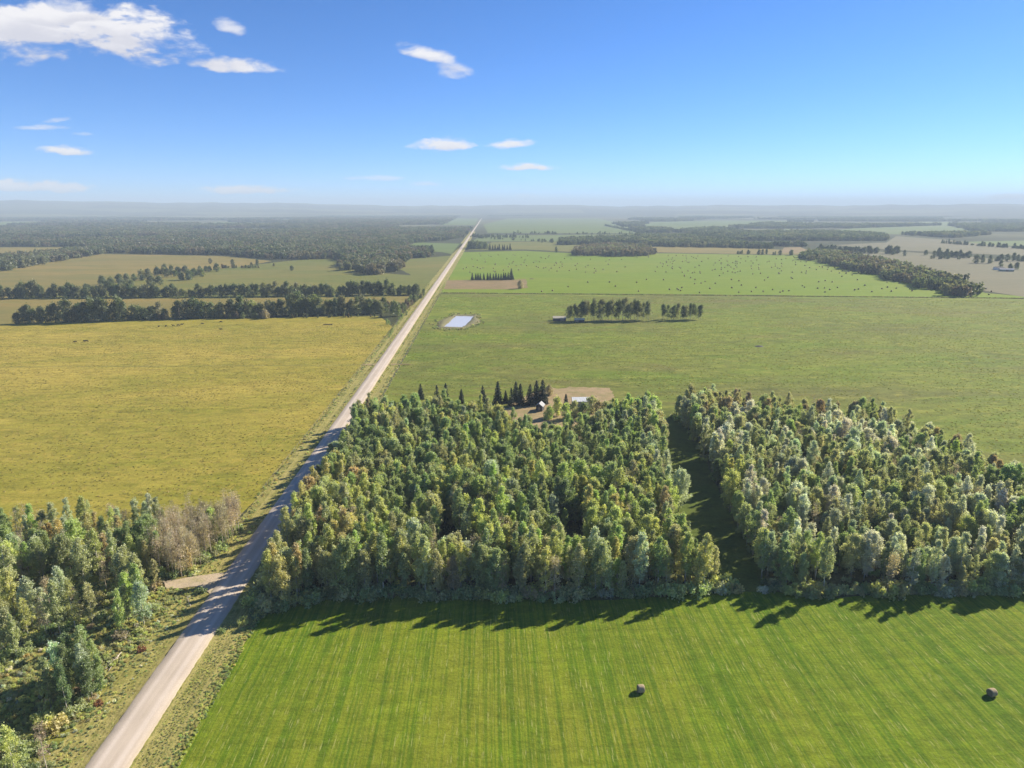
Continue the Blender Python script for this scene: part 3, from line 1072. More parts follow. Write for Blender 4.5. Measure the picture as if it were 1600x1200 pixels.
FIRST = 'first second third fourth fifth sixth seventh eighth ninth tenth eleventh twelfth thirteenth fourteenth fifteenth sixteenth seventeenth eighteenth nineteenth'.split()
ORD = list(FIRST)
for tens, own in (('twenty', 'twentieth'), ('thirty', 'thirtieth'), ('forty', 'fortieth'), ('fifty', 'fiftieth'), ('sixty', 'sixtieth'), ('seventy', 'seventieth'), ('eighty', 'eightieth'), ('ninety', 'ninetieth')):
    ORD += [own] + ['%s-%s' % (tens, w) for w in FIRST[:9]]


def nth(i):
    return ORD[i] + ' from'


def make_tree(kind, tm, cm, x, y, z, s, rz, col, names=('trunk', 'crown')):
    root = empty(kind, (x, y, z), rz)
    root.scale = (s, s, s)
    a = link(names[0], tm, root)
    b = link(names[1], cm, root)
    b['leafcol'] = [float(c) for c in col]
    return root


# which of the wood trees are individuals: the 300 leafy ones that show largest, and the nearest bare ones
for t in TREES:
    px, py, f = to_px(t['x'], t['y'])
    qx, qy, _ = to_px(t['x'], t['y'], 13 * t['s'])
    t['px'], t['f'] = px, f
    t['see'] = -25 < px < 1625 and qy < 1190
    big = 1.25 if t['kind'] == 'poplar' else 1.0
    t['size'] = t['s'] * big / f
leafy = sorted([t for t in TREES if t['kind'] != 'bare' and t['see']], key=lambda t: -t['size'])[:300]
bare = sorted([t for t in TREES if t['kind'] == 'bare' and t['see']], key=lambda t: -t['size'])[:130]
for t in leafy + bare:
    t['own'] = True

ZN = {'wood': 'large wood', 'east': 'east wood', 'copse': 'roadside copse', 'meadow': 'rough meadow', 'thicket': 'low thicket', 'corner': 'corner thicket'}
cells = {}
for t in leafy + bare:
    z_ = t['zone']
    if z_ in ('wood', 'east'):
        edge = 'at hayfield edge' if t['y'] < 160 else ('in second rank' if t['y'] < 168 else 'in third rank')
        if z_ == 'wood' and t['x'] < -50 and t['y'] > 160:
            edge = 'along roadside'
        key = (z_, edge)
    else:
        key = (z_, 'in near half' if t['y'] < {'copse': 178, 'meadow': 143, 'thicket': 0, 'corner': 0}[z_] else 'in far half')
    form = 'bare tree' if t['kind'] == 'bare' else ('broad poplar' if t['kind'] == 'poplar' else 'slender aspen')
    t['form'] = form
    cells.setdefault((key, form, t['tint'] if t['kind'] != 'bare' else ''), []).append(t)
GROUPN = {'wood': 'trees of the large wood beside the hayfield', 'east': 'trees of the east wood beyond the lane', 'copse': 'trees of the copse left of the road',
          'meadow': 'trees on the rough meadow', 'thicket': 'trees of the low thicket', 'corner': 'trees of the corner thicket'}
for (key, form, tint), lst in cells.items():
    ref = 'grass lane' if key[0] == 'east' else 'road'
    rx = (lambda t: t['x'] - 95) if key[0] == 'east' else (lambda t: abs(t['x'] - RX))
    lst.sort(key=rx)
    for i, t in enumerate(lst):
        place = '%s %s' % (key[1], 'of the ' + ZN[key[0]])
        tn = (tint + ' ') if tint else 'greyish '
        t['label'] = '%s%s %s, %s the %s' % (tn, form, place, nth(i), ref)
        if len(lst) == 1:
            t['label'] = 'only %s%s %s' % (tn, form, place)
for t in leafy + bare:
    if t['kind'] == 'bare':
        tm, cm = BARE[t['i'] % len(BARE)]
        col = jitter_col((0.50, 0.42, 0.31), rnd)
        nm, cat = 'bare_tree', 'bare tree'
    elif t['kind'] == 'poplar':
        tm, cm = POPLAR[t['i'] % len(POPLAR)]
        col, nm, cat = t['col'], 'poplar_tree', 'poplar'
    else:
        tm, cm = ASPEN[t['i'] % len(ASPEN)]
        col, nm, cat = t['col'], 'aspen_tree', 'aspen'
    o = make_tree(nm, tm, cm, t['x'], t['y'], 0.05, t['s'], t['rz'], col)
    tag(o, t['label'], cat, GROUPN[t['zone']])


# ------------------------------------------------------------------ masses built by instancing (stuff)
def joined(pair, name):
    """trunk and crown of a prototype as one unlinked object"""
    tm, cm = pair
    bm = bmesh.new()
    bm.from_mesh(tm)
    me = bpy.data.meshes.new(name)
    n0 = len(bm.faces)
    bm.from_mesh(cm)
    bm.faces.ensure_lookup_table()
    lay = bm.faces.layers.float.get('var')
    for i, f in enumerate(bm.faces):
        f.material_index = 0 if i < n0 else 1
    bm.to_mesh(me)
    bm.free()
    me.materials.append(tm.materials[0])
    me.materials.append(cm.materials[0])
    return bpy.data.objects.new(name, me)


def mass(name, protos, pts, kind='stuff', z=0.0):
    """pts: list of (x, y, z, rz, scale, col, index); one object that scatters prototypes"""
    n = len(pts)
    me = bpy.data.meshes.new(name)
    me.vertices.add(n)
    me.vertices.foreach_set('co', np.array([p[:3] for p in pts], np.float32).ravel())
    for an, ty, vals, fld in (('rz', 'FLOAT', [p[3] for p in pts], 'value'), ('sc', 'FLOAT', [p[4] for p in pts], 'value'), ('idx', 'INT', [p[6] for p in pts], 'value')):
        at = me.attributes.new(an, ty, 'POINT')
        at.data.foreach_set(fld, np.array(vals, np.int32 if ty == 'INT' else np.float32))
    at = me.attributes.new('leafcol', 'FLOAT_VECTOR', 'POINT')
    at.data.foreach_set('vector', np.array([p[5] for p in pts], np.float32).ravel())
    o = link(name, me)
    tag(o, kind=kind)
    ng = bpy.data.node_groups.new(name + '_scatter', 'GeometryNodeTree')
    ng.interface.new_socket('Geometry', in_out='INPUT', socket_type='NodeSocketGeometry')
    ng.interface.new_socket('Geometry', in_out='OUTPUT', socket_type='NodeSocketGeometry')
    N, L = ng.nodes, ng.links
    gi, go = N.new('NodeGroupInput'), N.new('NodeGroupOutput')
    jn = N.new('GeometryNodeJoinGeometry')
    for p in protos:
        oi = N.new('GeometryNodeObjectInfo')
        oi.inputs['Object'].default_value = p
        oi.inputs['As Instance'].default_value = True
        L.new(oi.outputs['Geometry'], jn.inputs[0])

    def attr(nm, ty):
        a = N.new('GeometryNodeInputNamedAttribute')
        a.data_type = ty
        a.inputs['Name'].default_value = nm
        return a.outputs[0]
    ip = N.new('GeometryNodeInstanceOnPoints')
    ip.inputs['Pick Instance'].default_value = True
    L.new(gi.outputs[0], ip.inputs['Points'])
    L.new(jn.outputs[0], ip.inputs['Instance'])
    L.new(attr('idx', 'INT'), ip.inputs['Instance Index'])
    cx = N.new('ShaderNodeCombineXYZ')
    L.new(attr('rz', 'FLOAT'), cx.inputs[2])
    L.new(cx.outputs[0], ip.inputs['Rotation'])
    L.new(attr('sc', 'FLOAT'), ip.inputs['Scale'])
    L.new(ip.outputs[0], go.inputs[0])
    md = o.modifiers.new('scatter', 'NODES')
    md.node_group = ng
    return o


J_ASPEN = [joined(p, 'aspen_source') for p in ASPEN + POPLAR[:1]]
J_POPLAR = [joined(p, 'poplar_source') for p in POPLAR]
J_BARE = [joined(p, 'bare_source') for p in BARE]
J_SHRUB = [joined(p, 'shrub_source') for p in SHRUB]
J_MID = [joined(p, 'bush_source') for p in MID]


def rest(zones, kinds):
    return [t for t in TREES if not t.get('own') and t['zone'] in zones and t['kind'] in kinds]


for nm, zones in (('woodland', ('wood', 'copse', 'meadow', 'thicket', 'corner')), ('east_woodland', ('east',))):
    o = mass(nm, J_ASPEN, [(t['x'], t['y'], .05, t['rz'], t['s'], t['col'], t['i'] % 8) for t in rest(zones, ('aspen',))])
    tag(o, {'woodland': 'mixed green aspens filling the large wood behind its front ranks', 'east_woodland': 'silvery and olive aspens filling the east wood beyond the lane'}[nm], 'woodland')
    o = mass(nm, J_POPLAR, [(t['x'], t['y'], .05, t['rz'], t['s'], t['col'], t['i'] % 3) for t in rest(zones, ('poplar',))])
    tag(o, {'woodland': 'broad poplars standing among the aspens deep in the large wood', 'east_woodland': 'broad poplars standing among the aspens deep in the east wood'}[nm], 'woodland')
    o = mass(nm, J_BARE, [(t['x'], t['y'], .05, t['rz'], t['s'], (0.31, 0.27, 0.21), t['i'] % 3) for t in rest(zones, ('bare',))])
    tag(o, {'woodland': 'leafless grey trees scattered inside the large wood', 'east_woodland': 'leafless pale trees scattered inside the east wood'}[nm], 'woodland')

# undergrowth below and along the woods
ug = []
for poly, st, sd_ in ((WOOD, 4.2, 31), (EASTWOOD, 4.4, 32), (COPSE, 2.6, 33), (MEADOWTREES, 4.6, 34), (THICKET, 2.0, 35), (CORNER, 2.6, 36)):
    for (x, y) in scatter(poly, st, .48, sd_):
        near = min(1, max(0, (400 - y) / 400))
        tint = pick(rnd, {'mid green': .4, 'olive': .3, 'dark green': .15, 'rusty brown': .1, 'yellow green': .05})
        ug.append((x, y, .05, rnd.uniform(0, 6), rnd.uniform(.5, 1.15), jitter_col(PAL[tint], rnd), rnd.randrange(3)))
for poly, n_ in (([P(395, 966), P(430, 952), P(480, 940), P(560, 932), P(700, 933), P(850, 936), P(1000, 932), P(1155, 922)], 1.5),
                 ([P(1200, 922), P(1260, 932), P(1400, 928), P(1600, 925), P(1760, 922)], 1.5),
                 ([(-58.5, 150), (-58.5, 330)], 1.6)):
    for (x, y) in along(poly, n_, 1.6, 37):
        tint = pick(rnd, {'mid green': .4, 'olive': .3, 'yellow green': .15, 'silvery green': .1, 'rusty brown': .05})
        ug.append((x, y + .8, .05, rnd.uniform(0, 6), rnd.uniform(.7, 1.7), jitter_col(PAL[tint], rnd), rnd.randrange(3)))
tag(mass('undergrowth', J_SHRUB, ug), 'low mixed shrubs and saplings growing under the trees', 'undergrowth')

# rank weeds on the rough meadow and verges
wd = []
RM = [(RX - 4.5, 96), (RX - 4.5, 190), P(375, 815), P(290, 905), P(200, 905), P(60, 925), P(-60, 930), P(-60, 1250)]
for (x, y) in scatter(RM, 0.72, .5, 41):
    if inside([(RX - 3, P(345, 896)[1]), (RX - 3, P(330, 927)[1]), P(300, 919), P(258, 922), P(255, 905), P(300, 902)], [x], [y])[0]:
        continue
    v = vnoise(x, y, 5, 2)
    if rnd.random() > .25 + .75 * v:
        continue
    tint = pick(rnd, {'yellow green': .36, 'olive': .34, 'golden': .06, 'mid green': .2, 'pale grey': .04})
    d = abs(x - RX)
    k = .08 if d < 7 else (.15 if d < 11 else .24)
    wd.append((x, y, .1, rnd.uniform(0, 6), k * rnd.uniform(.6, 1.5), jitter_col(PAL[tint], rnd, .3), rnd.randrange(3)))
for (x, y) in scatter([(RX + 9.2, 96), (RX + 9.2, 150), (RX + 12.3, 150), (RX + 12.3, 96)], 0.6, .5, 42):
    tint = pick(rnd, {'yellow green': .45, 'golden': .1, 'mid green': .35, 'bright green': .1})
    wd.append((x, y, .12, rnd.uniform(0, 6), rnd.uniform(.08, .2), jitter_col(PAL[tint], rnd, .3), rnd.randrange(3)))
for (x, y) in scatter([(RX + 4.2, 96), (RX + 4.2, 146), (RX + 9.2, 146), (RX + 9.2, 96)], 0.5, .5, 43):
    if rnd.random() < .8:
        wd.append((x, y, .12, rnd.uniform(0, 6), rnd.uniform(.05, .11), jitter_col(PAL['olive' if rnd.random() < .5 else 'yellow green'], rnd, .3), rnd.randrange(3)))
for side in (-1, 1):
    for i in range(1700):
        y = rnd.uniform(190 if side < 0 else 320, 900)
        d = rnd.choice((5.2, 9.6, 11.4)) + rnd.uniform(-.8, .8)
        wd.append((RX + side * d, y, .12, rnd.uniform(0, 6), rnd.uniform(.1, .3), jitter_col(PAL[rnd.choice(('golden', 'yellow green', 'olive', 'mid green'))], rnd, .3), rnd.randrange(3)))
tag(mass('weeds', J_SHRUB, wd), 'tufts of rank yellow-green weeds covering the meadow and road verges', 'weeds')

def make_tuft(seed):
    rng = np.random.default_rng(seed)
    cs = [(rng.normal() * .55, rng.normal() * .4, rng.uniform(.03, .12)) for k in range(9)]
    v, f, va = leaves(cs, 60, .12, .13, rng, .6)
    me = mesh_np('tuft', v, f, [M['leaf']], var=va)
    return bpy.data.objects.new('tuft_source', me)


TUFT = [make_tuft(800 + i) for i in range(4)]
for nm, poly, st, s0, s1, cols, lab, th in (
        ('meadow_tufts', [(RX - 12, 215), (RX - 12, 590), P(0, 512), P(-60, 520), P(-60, 840), P(200, 830), P(370, 800)], 2.0, .2, .75,
         ((0.24, 0.22, 0.05), (0.28, 0.26, 0.06), (0.48, 0.39, 0.12), (0.54, 0.45, 0.17), (0.36, 0.31, 0.08)), 'coarse grass tufts all over the yellow meadow', .42),
        ('pasture_tufts', [(RX + 13, 335), (RX + 13, 780), P(1640, 470), P(1640, 740), P(1450, 680), P(1100, 640), P(960, 600), P(780, 606)], 2.7, .25, .85,
         ((0.22, 0.26, 0.06), (0.26, 0.28, 0.07), (0.36, 0.33, 0.10), (0.27, 0.30, 0.06)), 'coarse grass tufts all over the pasture', .42)):
    tp = []
    for (x, y) in scatter(poly, st, .5, 91):
        v = vnoise(x, y, 9, 31) * .5 + vnoise(x, y, 31, 32) * .5
        if v + rnd.uniform(-.25, .25) < th or (abs(x + 26) < 30 and abs(y - 605) < 50):
            continue
        tp.append((x, y, .07, rnd.uniform(0, 6.28), rnd.uniform(s0, s1), jitter_col(cols[rnd.randrange(len(cols))], rnd, .25), rnd.randrange(4)))
    print(nm, len(tp))
    tag(mass(nm, TUFT, tp), lab, 'grass')

# weeds along the wood foot at the hayfield, fence line between pasture and bale field
wl = []
for a, b, n, sc in (((RX + 12, 799), P(1600, 466.5), 1500, .45), ((RX + 11.6, 330), (RX + 11.6, 790), 500, .35)):
    for i in range(n):
        t = rnd.random()
        wl.append((a[0] + (b[0] - a[0]) * t, a[1] + (b[1] - a[1]) * t + rnd.uniform(-.5, .5), .1, rnd.uniform(0, 6), rnd.uniform(.3, 1) * sc, jitter_col(PAL['rusty brown'] if rnd.random() < .5 else PAL['dark green'], rnd, .2), rnd.randrange(3)))
tag(mass('fence_line_weeds', J_SHRUB, wl), 'dark strip of tall weeds between the pasture and bale field', 'weeds')


# ------------------------------------------------------------------ far woods: patches of many small trees
def make_patch(seed, n=9, half=11, q=120, size=1.05):
    rng = np.random.default_rng(seed)
    V, Fc, A = [], [], []
    k = 0
    for i in range(n):
        cx, cy = rng.uniform(-half, half, 2)
        h = rng.uniform(8.5, 14)
        R = rng.uniform(2.2, 3.8)
        cs = []
        for j in range(12):
            a = rng.uniform(0, 6.28)
            t = rng.random()
            rr = R * math.sin(math.pi * (.15 + .8 * t)) ** .6 * rng.uniform(.3, 1)
            cs.append((cx + rr * math.cos(a), cy + rr * math.sin(a), h * (.15 + .82 * t)))
        v, f, va = leaves(cs, q, .7, size, rng)
        V.append(v)
        Fc.append(f + k)
        A.append(va * .5 + rng.random() * .5)
        k += len(v)
    me = mesh_np('far_trees', np.concatenate(V), np.concatenate(Fc), [M['leaf']], var=np.concatenate(A))
    return bpy.data.objects.new('far_trees_source', me)


PATCH = [make_patch(700 + i) for i in range(6)]
CLEAR = [[P(-200, 353), P(0, 352), P(80, 348.5), P(60, 346.5), P(-200, 347)], [P(300, 353), P(340, 347), P(460, 349), P(465, 352)],
         [P(170, 339), P(230, 336), P(460, 337), P(465, 341), P(330, 343), P(250, 341.5)], [P(425, 347), P(440, 343), P(455, 343), P(460, 347)],
         [P(630, 388), P(650, 379), P(740, 381), P(700, 396)], [P(690, 352), P(720, 338), P(760, 339), P(745, 352)],
         [P(730, 367), P(750, 352), P(800, 339.5), P(920, 338.5), P(1010, 365)], [P(1000, 353), P(1020, 347), P(1120, 344.5), P(1250, 345), P(1150, 355), P(1060, 362)],
         [P(1290, 362), P(1330, 357), P(1480, 352), P(1540, 366), P(1400, 366)], [P(1410, 350), P(1440, 346.5), P(1500, 347), P(1480, 352)],
         [P(960, 342), P(975, 339), P(1060, 339.5), P(1060, 341.5)]]
FARW = {
    'west_forest': ([P(-500, 391), P(0, 385.5), P(110, 385), P(165, 395), P(240, 397), P(350, 399), P(395, 403), P(470, 406), P(525, 404), P(542, 416), P(575, 424),
                     P(618, 417), P(640, 403), P(668, 404), P(668, 392), P(620, 391), P(640, 380), P(690, 376), P(722, 371), P(738, 356), P(748, 345), P(745, 338), P(-600, 337)],
                    {'dark green': .3, 'mid green': .2, 'olive': .3, 'rusty brown': .2}, 'far forest of dark and rusty trees stretching to the western horizon'),
    'west_shelter_wood': ([P(-300, 470), P(-100, 440), P(0, 424), P(60, 414), P(110, 405), P(160, 396), P(158, 392), P(90, 396), P(40, 403), P(-100, 410), P(-300, 430)],
                          {'olive': .5, 'rusty brown': .2, 'mid green': .3}, 'long olive wood between two dry fields at the left'),
    'copse_far': ([P(898, 399), P(905, 389), P(960, 386), P(1010, 390), P(1018, 398), P(1000, 401), P(940, 401)], {'rusty brown': .6, 'olive': .4}, 'brownish copse standing on the far edge of the bale field'),
    'middle_forest': ([P(875, 383), P(880, 376), P(985, 372), P(1000, 370), P(1070, 371), P(1135, 378), P(1210, 389), P(1120, 387), P(1040, 386), P(1015, 384), P(985, 381)],
                      {'dark green': .5, 'mid green': .3, 'olive': .2}, 'dark belt of forest beyond the pale fields at centre right'),
    'far_woods': ([P(1072, 366), P(1080, 358), P(1180, 364), P(1300, 364), P(1380, 369), P(1390, 378), P(1300, 382), P(1260, 386), P(1200, 384), P(1120, 373)],
                  {'dark green': .5, 'mid green': .4, 'olive': .1}, 'hazy blue-green forest at right beyond the grain fields'),
    'hazy_woods': ([P(940, 350), P(1000, 340), P(1300, 337), P(1700, 337), P(1700, 356), P(1560, 366), P(1490, 372), P(1410, 367), P(1540, 366), P(1300, 356), P(1180, 360), P(1060, 364), P(1012, 366)],
                   {'dark green': .5, 'mid green': .4, 'olive': .1}, 'patchy far woods under the right-hand horizon'),
    'farmhouse_belt': ([P(1262, 398), P(1300, 397), P(1380, 413), P(1460, 436), P(1520, 454), P(1532, 462), P(1500, 464), P(1440, 450), P(1330, 422), P(1250, 404)],
                       {'olive': .35, 'dark green': .2, 'mid green': .3, 'rusty brown': .15}, 'long dense tree belt running beside the bale field'),
    'road_copse': ([P(528, 412), P(545, 423), P(580, 430), P(612, 426), P(632, 416), P(600, 411)], {'rusty brown': .5, 'olive': .5}, 'rusty copse behind the tree rows near the road'),
    'horizon_woods': ([P(762, 337.5), P(960, 336.5), P(960, 338.3), P(762, 339)], {'dark green': 1}, 'dark line of woods beyond the far green field'),
}
for nm, (poly, w, lab) in FARW.items():
    pts = []
    far = 'forest' in nm or 'woods' in nm
    for (r0, r1, st, sc) in ((0, 2400, 17, 1.0), (2400, 4000, 23, 1.1), (4000, 9000, 36, 1.3)):
        ys = [p[1] for p in poly]
        if max(ys) < r0 or min(ys) > r1 * 1.2:
            continue
        for (x, y) in scatter(poly, st, .45, 51):
            rr = math.hypot(x, y)
            if not (r0 <= rr < r1) or abs(x - RX) < 16:
                continue
            if far and any(inside(c, [x], [y])[0] for c in CLEAR):
                continue
            if nm == 'hazy_woods' and vnoise(x * .4, y, 300, 9) > .44 or nm == 'west_forest' and rr > 2500 and vnoise(x * .35, y, 380, 19) > .62 or nm == 'far_woods' and vnoise(x * .4, y, 200, 29) > .66:
                continue
            v = vnoise(x, y, 90, 12)
            rr_ = random.Random(int(v * 7)) if rnd.random() < .6 else rnd
            tint = pick(rr_, w)
            pts.append((x, y, -.3, rnd.uniform(0, 6.28), sc * rnd.uniform(.75, 1.15), jitter_col(tuple(q * .42 for q in PAL[tint]), rnd, .2), rnd.randrange(6)))
    o = mass(nm, PATCH, pts)
    tag(o, lab, 'forest')
    print(nm, len(pts))


# ------------------------------------------------------------------ tree rows that can be told apart
def row_trees(pts, protos, kind, cat, group, labf, w, sc=(.8, 1.15), hfun=None, seed=60):
    r = random.Random(seed)
    out = []
    for i, (x, y) in enumerate(pts):
        tint = pick(r, w)
        tm, cm = protos[r.randrange(len(protos))]
        s = r.uniform(*sc) * (hfun(x, y) if hfun else 1)
        o = make_tree(kind, tm, cm, x, y, .1, s, r.uniform(0, 6.28), jitter_col(tuple(q * .52 for q in PAL[tint]), r))
        tag(o, labf(i, tint), cat, group)
        out.append(o)
    return out


WD = {'dark green': .5, 'mid green': .3, 'olive': .12, 'yellow green': .08}
# front row (from the yellow meadow's far edge), left to right, in runs with gaps
runs = [((28, 505), (75, 504)), ((75, 505), (140, 502)), ((140, 502), (198, 500)), ((205, 500), (262, 498)), ((268, 498), (350, 495)), ((350, 495), (420, 494)), ((420, 493), (520, 491)), ((520, 491), (603, 489))]
front = []
for a, b in runs:
    front += along([P(*a), P(*b)], 4.2, 3.4, int(a[0]))
front.sort()
row_trees(front, MID, 'windbreak_tree', 'windbreak tree', 'front tree row beyond the yellow meadow',
          lambda i, t: '%s bushy tree in the front row beyond yellow meadow, %s from outer end' % (t, ORD[i]), WD, (.95, 1.3),
          lambda x, y: .70 + .55 * vnoise(x, y, 22, 14), 61)
back = along([P(-20, 466), P(100, 465), P(300, 464), P(420, 463), P(520, 462)], 4.8, 3.4, 9) + along([P(528, 462), P(600, 461), P(655, 460)], 4.4, 3.5, 10)
back.sort()
row_trees(back, MID, 'windbreak_tree', 'windbreak tree', 'second tree row behind the front one',
          lambda i, t: '%s bushy tree in the second row behind dry strip, %s from outer end' % (t, ORD[i]), WD, (.9, 1.2),
          lambda x, y: .66 + .6 * vnoise(x, y, 24, 15), 62)
# clump of bushes between the meadows
cl = [P(*q) for q in [(160, 447), (172, 444), (186, 441), (198, 440), (210, 439), (176, 450), (192, 452), (205, 450), (222, 436), (232, 434), (246, 431), (256, 428), (262, 433), (268, 427), (278, 428), (290, 426),
                      (284, 438), (294, 437), (304, 433), (312, 430), (236, 446), (322, 424), (328, 425)]]
cl = cl + [(x + 9, y + 4) for x, y in cl[::2]] + [(x - 8, y - 3) for x, y in cl[1::2]]
row_trees(cl, [MID[0], MID[2], MID[4]], 'bushy_tree', 'tree', 'clump of trees between the two meadows',
          lambda i, t: '%s round tree, %s of the clump dividing two left meadows' % (t, ORD[i]), WD, (.75, 1.1), None, 63)
for i, (px, py, s, lab) in enumerate([(329, 412, .75, 'small lone tree on the dry field behind the tree clump'), (364, 416, .8, 'dark round tree at the bushy line between the meadows'),
                                      (393, 416, .55, 'low bush in the bushy line between the meadows'), (402, 416, .8, 'round tree at the end of the bushy line'),
                                      (428, 416, .5, 'small isolated bush on the tan field edge'), (456, 423, .62, 'single dark tree alone in the grazed meadow')]):
    x, y = P(px, py)
    tm, cm = MID[i % 5]
    tag(make_tree('lone_tree', tm, cm, x, y, .1, s, i * 1.3, (0.10, 0.13, 0.06) if i % 2 else (0.17, 0.16, 0.08)), lab, 'tree', 'lone trees on the left meadows')
x, y = P(618, 494)
tag(make_tree('broad_bush', *MID[2], x, y, .1, 1.15, 1, (0.19, 0.23, 0.11)), 'big round bush at the road end of the front tree row', 'bush')
x, y = P(415, 498)
tag(make_tree('broad_bush', *MID[4], x, y, .1, .8, 1, PAL['rusty brown']), 'rusty brown bush before the front tree row', 'bush')
for q, l in (((240, 500), 'low dark bush'), ((372, 496), 'low grey-green bush')):
    x, y = P(*q)
    o = make_tree('broad_bush', *MID[4], x, y, .1, .62, 1, (0.12, 0.15, 0.08))
    o.scale = (1.3, .6, .5)
    tag(o, l + (' under the outer half' if q[0] < 300 else ' under the middle') + ' of the front tree row', 'bush')
# tall poplars on the pasture
pop = along([P(884, 501), P(1016, 500)], 2.7, 3.0, 70)
row_trees(pop, TALL, 'poplar_tree', 'poplar', 'tall poplar row on the pasture', lambda i, t: 'tall thin poplar on the pasture, %s in its row from the pond' % (ORD[i]),
          {'dark green': .4, 'olive': .6}, (.82, 1.02), lambda x, y: .8 if x < P(905, 500)[0] else 1, 64)
pop2 = along([P(1034, 500), P(1096, 499)], 2.4, 3.6, 71)
row_trees(pop2, TALL, 'poplar_tree', 'poplar', 'short dense poplar clump on the pasture', lambda i, t: 'poplar in short dense clump on the pasture, %s from the gap' % ORD[i],
          {'dark green': .8, 'olive': .2}, (.66, .78), None, 65)
# two square groves beside the road, beyond the bale field
g1 = [tuple(q) for q in scatter([P(730, 389.5), P(762, 389.5), P(763, 386), P(733, 386)], 11, .3, 72)]
row_trees(g1, MID, 'grove_tree', 'tree', 'square dark grove beside the road', lambda i, t: 'tree packed into the square grove beside the far road, %s from its near corner' % ORD[i], {'dark green': .8, 'mid green': .2}, (1.0, 1.25), None, 66)
g2 = along([P(764, 390.5), P(798, 390.5)], 5.6, 3, 73)
for i, (x, y) in enumerate(g2):
    tag(make_tree('spruce_tree', *SPRUCE[i % 2], x, y, .1, rnd.uniform(.85, 1.1), i, (0, 0, 0)), 'dark spruce in the block right of the square grove, %s from the road' % ORD[i], 'spruce', 'spruce block beyond the bale field')

# spruces: planted row behind the tilled plot
sp = [(738, 437.5), (743.5, 437.5), (747, 437.5), (750.5, 437.5), (756, 437.5), (762, 437.5), (766, 437.5), (771, 437.5), (775, 437.5), (779, 437.5), (783, 437.5), (787, 437), (790, 437), (794, 437)]
for i, (px, py) in enumerate(sp):
    x, y = P(px, py)
    tag(make_tree('spruce_tree', *SPRUCE[1], x, y, .1, rnd.uniform(.72, .85), i, (0, 0, 0)), 'small dark spruce behind the tilled plot, %s in the row from the road' % ORD[i], 'spruce',
        'spruce row behind the tilled plot')
x, y = P(799, 437.2)
tag(make_tree('spruce_tree', *SPRUCE[0], x, y, .1, 1.1, 1, (0, 0, 0)), 'tallest broad spruce ending the row behind the tilled plot', 'spruce')
x, y = P(813, 451)
tag(make_tree('broad_bush', *MID[4], x, y, .1, 1.0, 1, PAL['rusty brown']), 'reddish bush at the corner of the tilled plot', 'bush')

# spruces round the farmyard: pixel of the foot, height in metres
SPR = [(657.5, 624, 10, 'lone spruce nearest the road on the pasture edge'), (683, 632, 12, 'leaning sparse spruce above the large wood'), (697, 631, 13, 'spruce right of the leaning sparse one'),
       (721, 630, 9, 'spruce half hidden behind aspen tops'), (754.5, 630, 11, 'slim spruce left of the farmyard group'), (778, 631, 14, 'broadest spruce at the left of the farmyard group'),
       (790, 630, 8, 'small spruce beside the broadest farmyard spruce'), (799, 634, 11, 'thin spruce in the farmyard group'), (806, 627, 12.5, 'spruce standing back in the farmyard group'),
       (813, 634, 13.5, 'spruce in the middle of the farmyard group'), (828, 633, 13, 'spruce right of the middle of the farmyard group'), (838, 628, 13.5, 'tall spruce near the right of the farmyard group'),
       (847.5, 631, 15, 'tallest spruce at the right end of the farmyard group'), (884, 640, 9.5, 'single spruce just left of the white-roofed shed')]
for i, (px, py, h, lab) in enumerate(SPR):
    x, y = P(px, py)
    h *= .82
    j = 2 if 'sparse' in lab or 'thin' in lab else i % 2
    hh = (14, 12, 11)[j]
    tag(make_tree('spruce_tree', *SPRUCE[j], x, y, .1, h / hh, i * .7, (0, 0, 0)), lab, 'spruce', 'spruces round the farmyard')
x, y = P(858, 618)
tag(make_tree('broad_bush', *MID[4], x, y, .1, .55, 1, PAL['rusty brown']), 'small brown tree at the right end of the farmyard spruces', 'bush')
for i, (px, py, s, tn) in enumerate([(925, 645, .65, 'olive'), (935, 652, .55, 'rusty brown'), (945, 650, .6, 'olive'), (870, 650, .62, 'yellow green'), (858, 655, .6, 'bright green'), (885, 655, .6, 'bright green'),
                                     (898, 652, .55, 'olive'), (912, 652, .6, 'dark green')]):
    x, y = P(px, py)
    tag(make_tree('yard_tree', *MID[i % 5], x, y, .1, s, i, PAL[tn]), '%s leafy tree before the white-roofed shed, %s from small shed' % (tn, ORD[i]), 'tree', 'leafy trees by the farmyard shed')

# belts and trees far right
for nm, a, b, n, s in (('line', (1276, 394), (1372, 396), 26, 1.0), ('block', (1384, 396.5), (1405, 396.5), 7, 1.05), ('belt', (1458, 400), (1516, 403), 16, 1.0)):
    L = math.dist(P(*a), P(*b))
    for i, (x, y) in enumerate(along([P(*a), P(*b)], L / n, 4, 80)):
        tag(make_tree('farm_belt_tree', *MID[(i * 3) % 5], x, y, .1, s * rnd.uniform(.85, 1.25), i, (0.09, 0.12, 0.06)),
            {'line': 'dark tree in the long far belt behind the grain field, %s from the road', 'block': 'dark tree in the short block beyond the grain field, %s from the road', 'belt': 'dark tree in the belt on the far grain field, %s from the road'}[nm] % ORD[i],
            'tree', 'far %s of dark trees by the grain fields' % nm)
for i, (x, y) in enumerate(along([P(1520, 411), P(1548, 411.5)], 9, 5, 81) + along([P(1556, 408), P(1620, 408)], 9, 5, 82) + along([P(1560, 421), P(1600, 421)], 12, 8, 83)):
    tag(make_tree('farm_belt_tree', *MID[(i * 3) % 5], x, y, .1, rnd.uniform(.8, 1.2), i, (0.09, 0.12, 0.06)), 'dark tree around the farm at the right edge, %s from the grain field' % ORD[i], 'tree', 'trees around the far right farm')
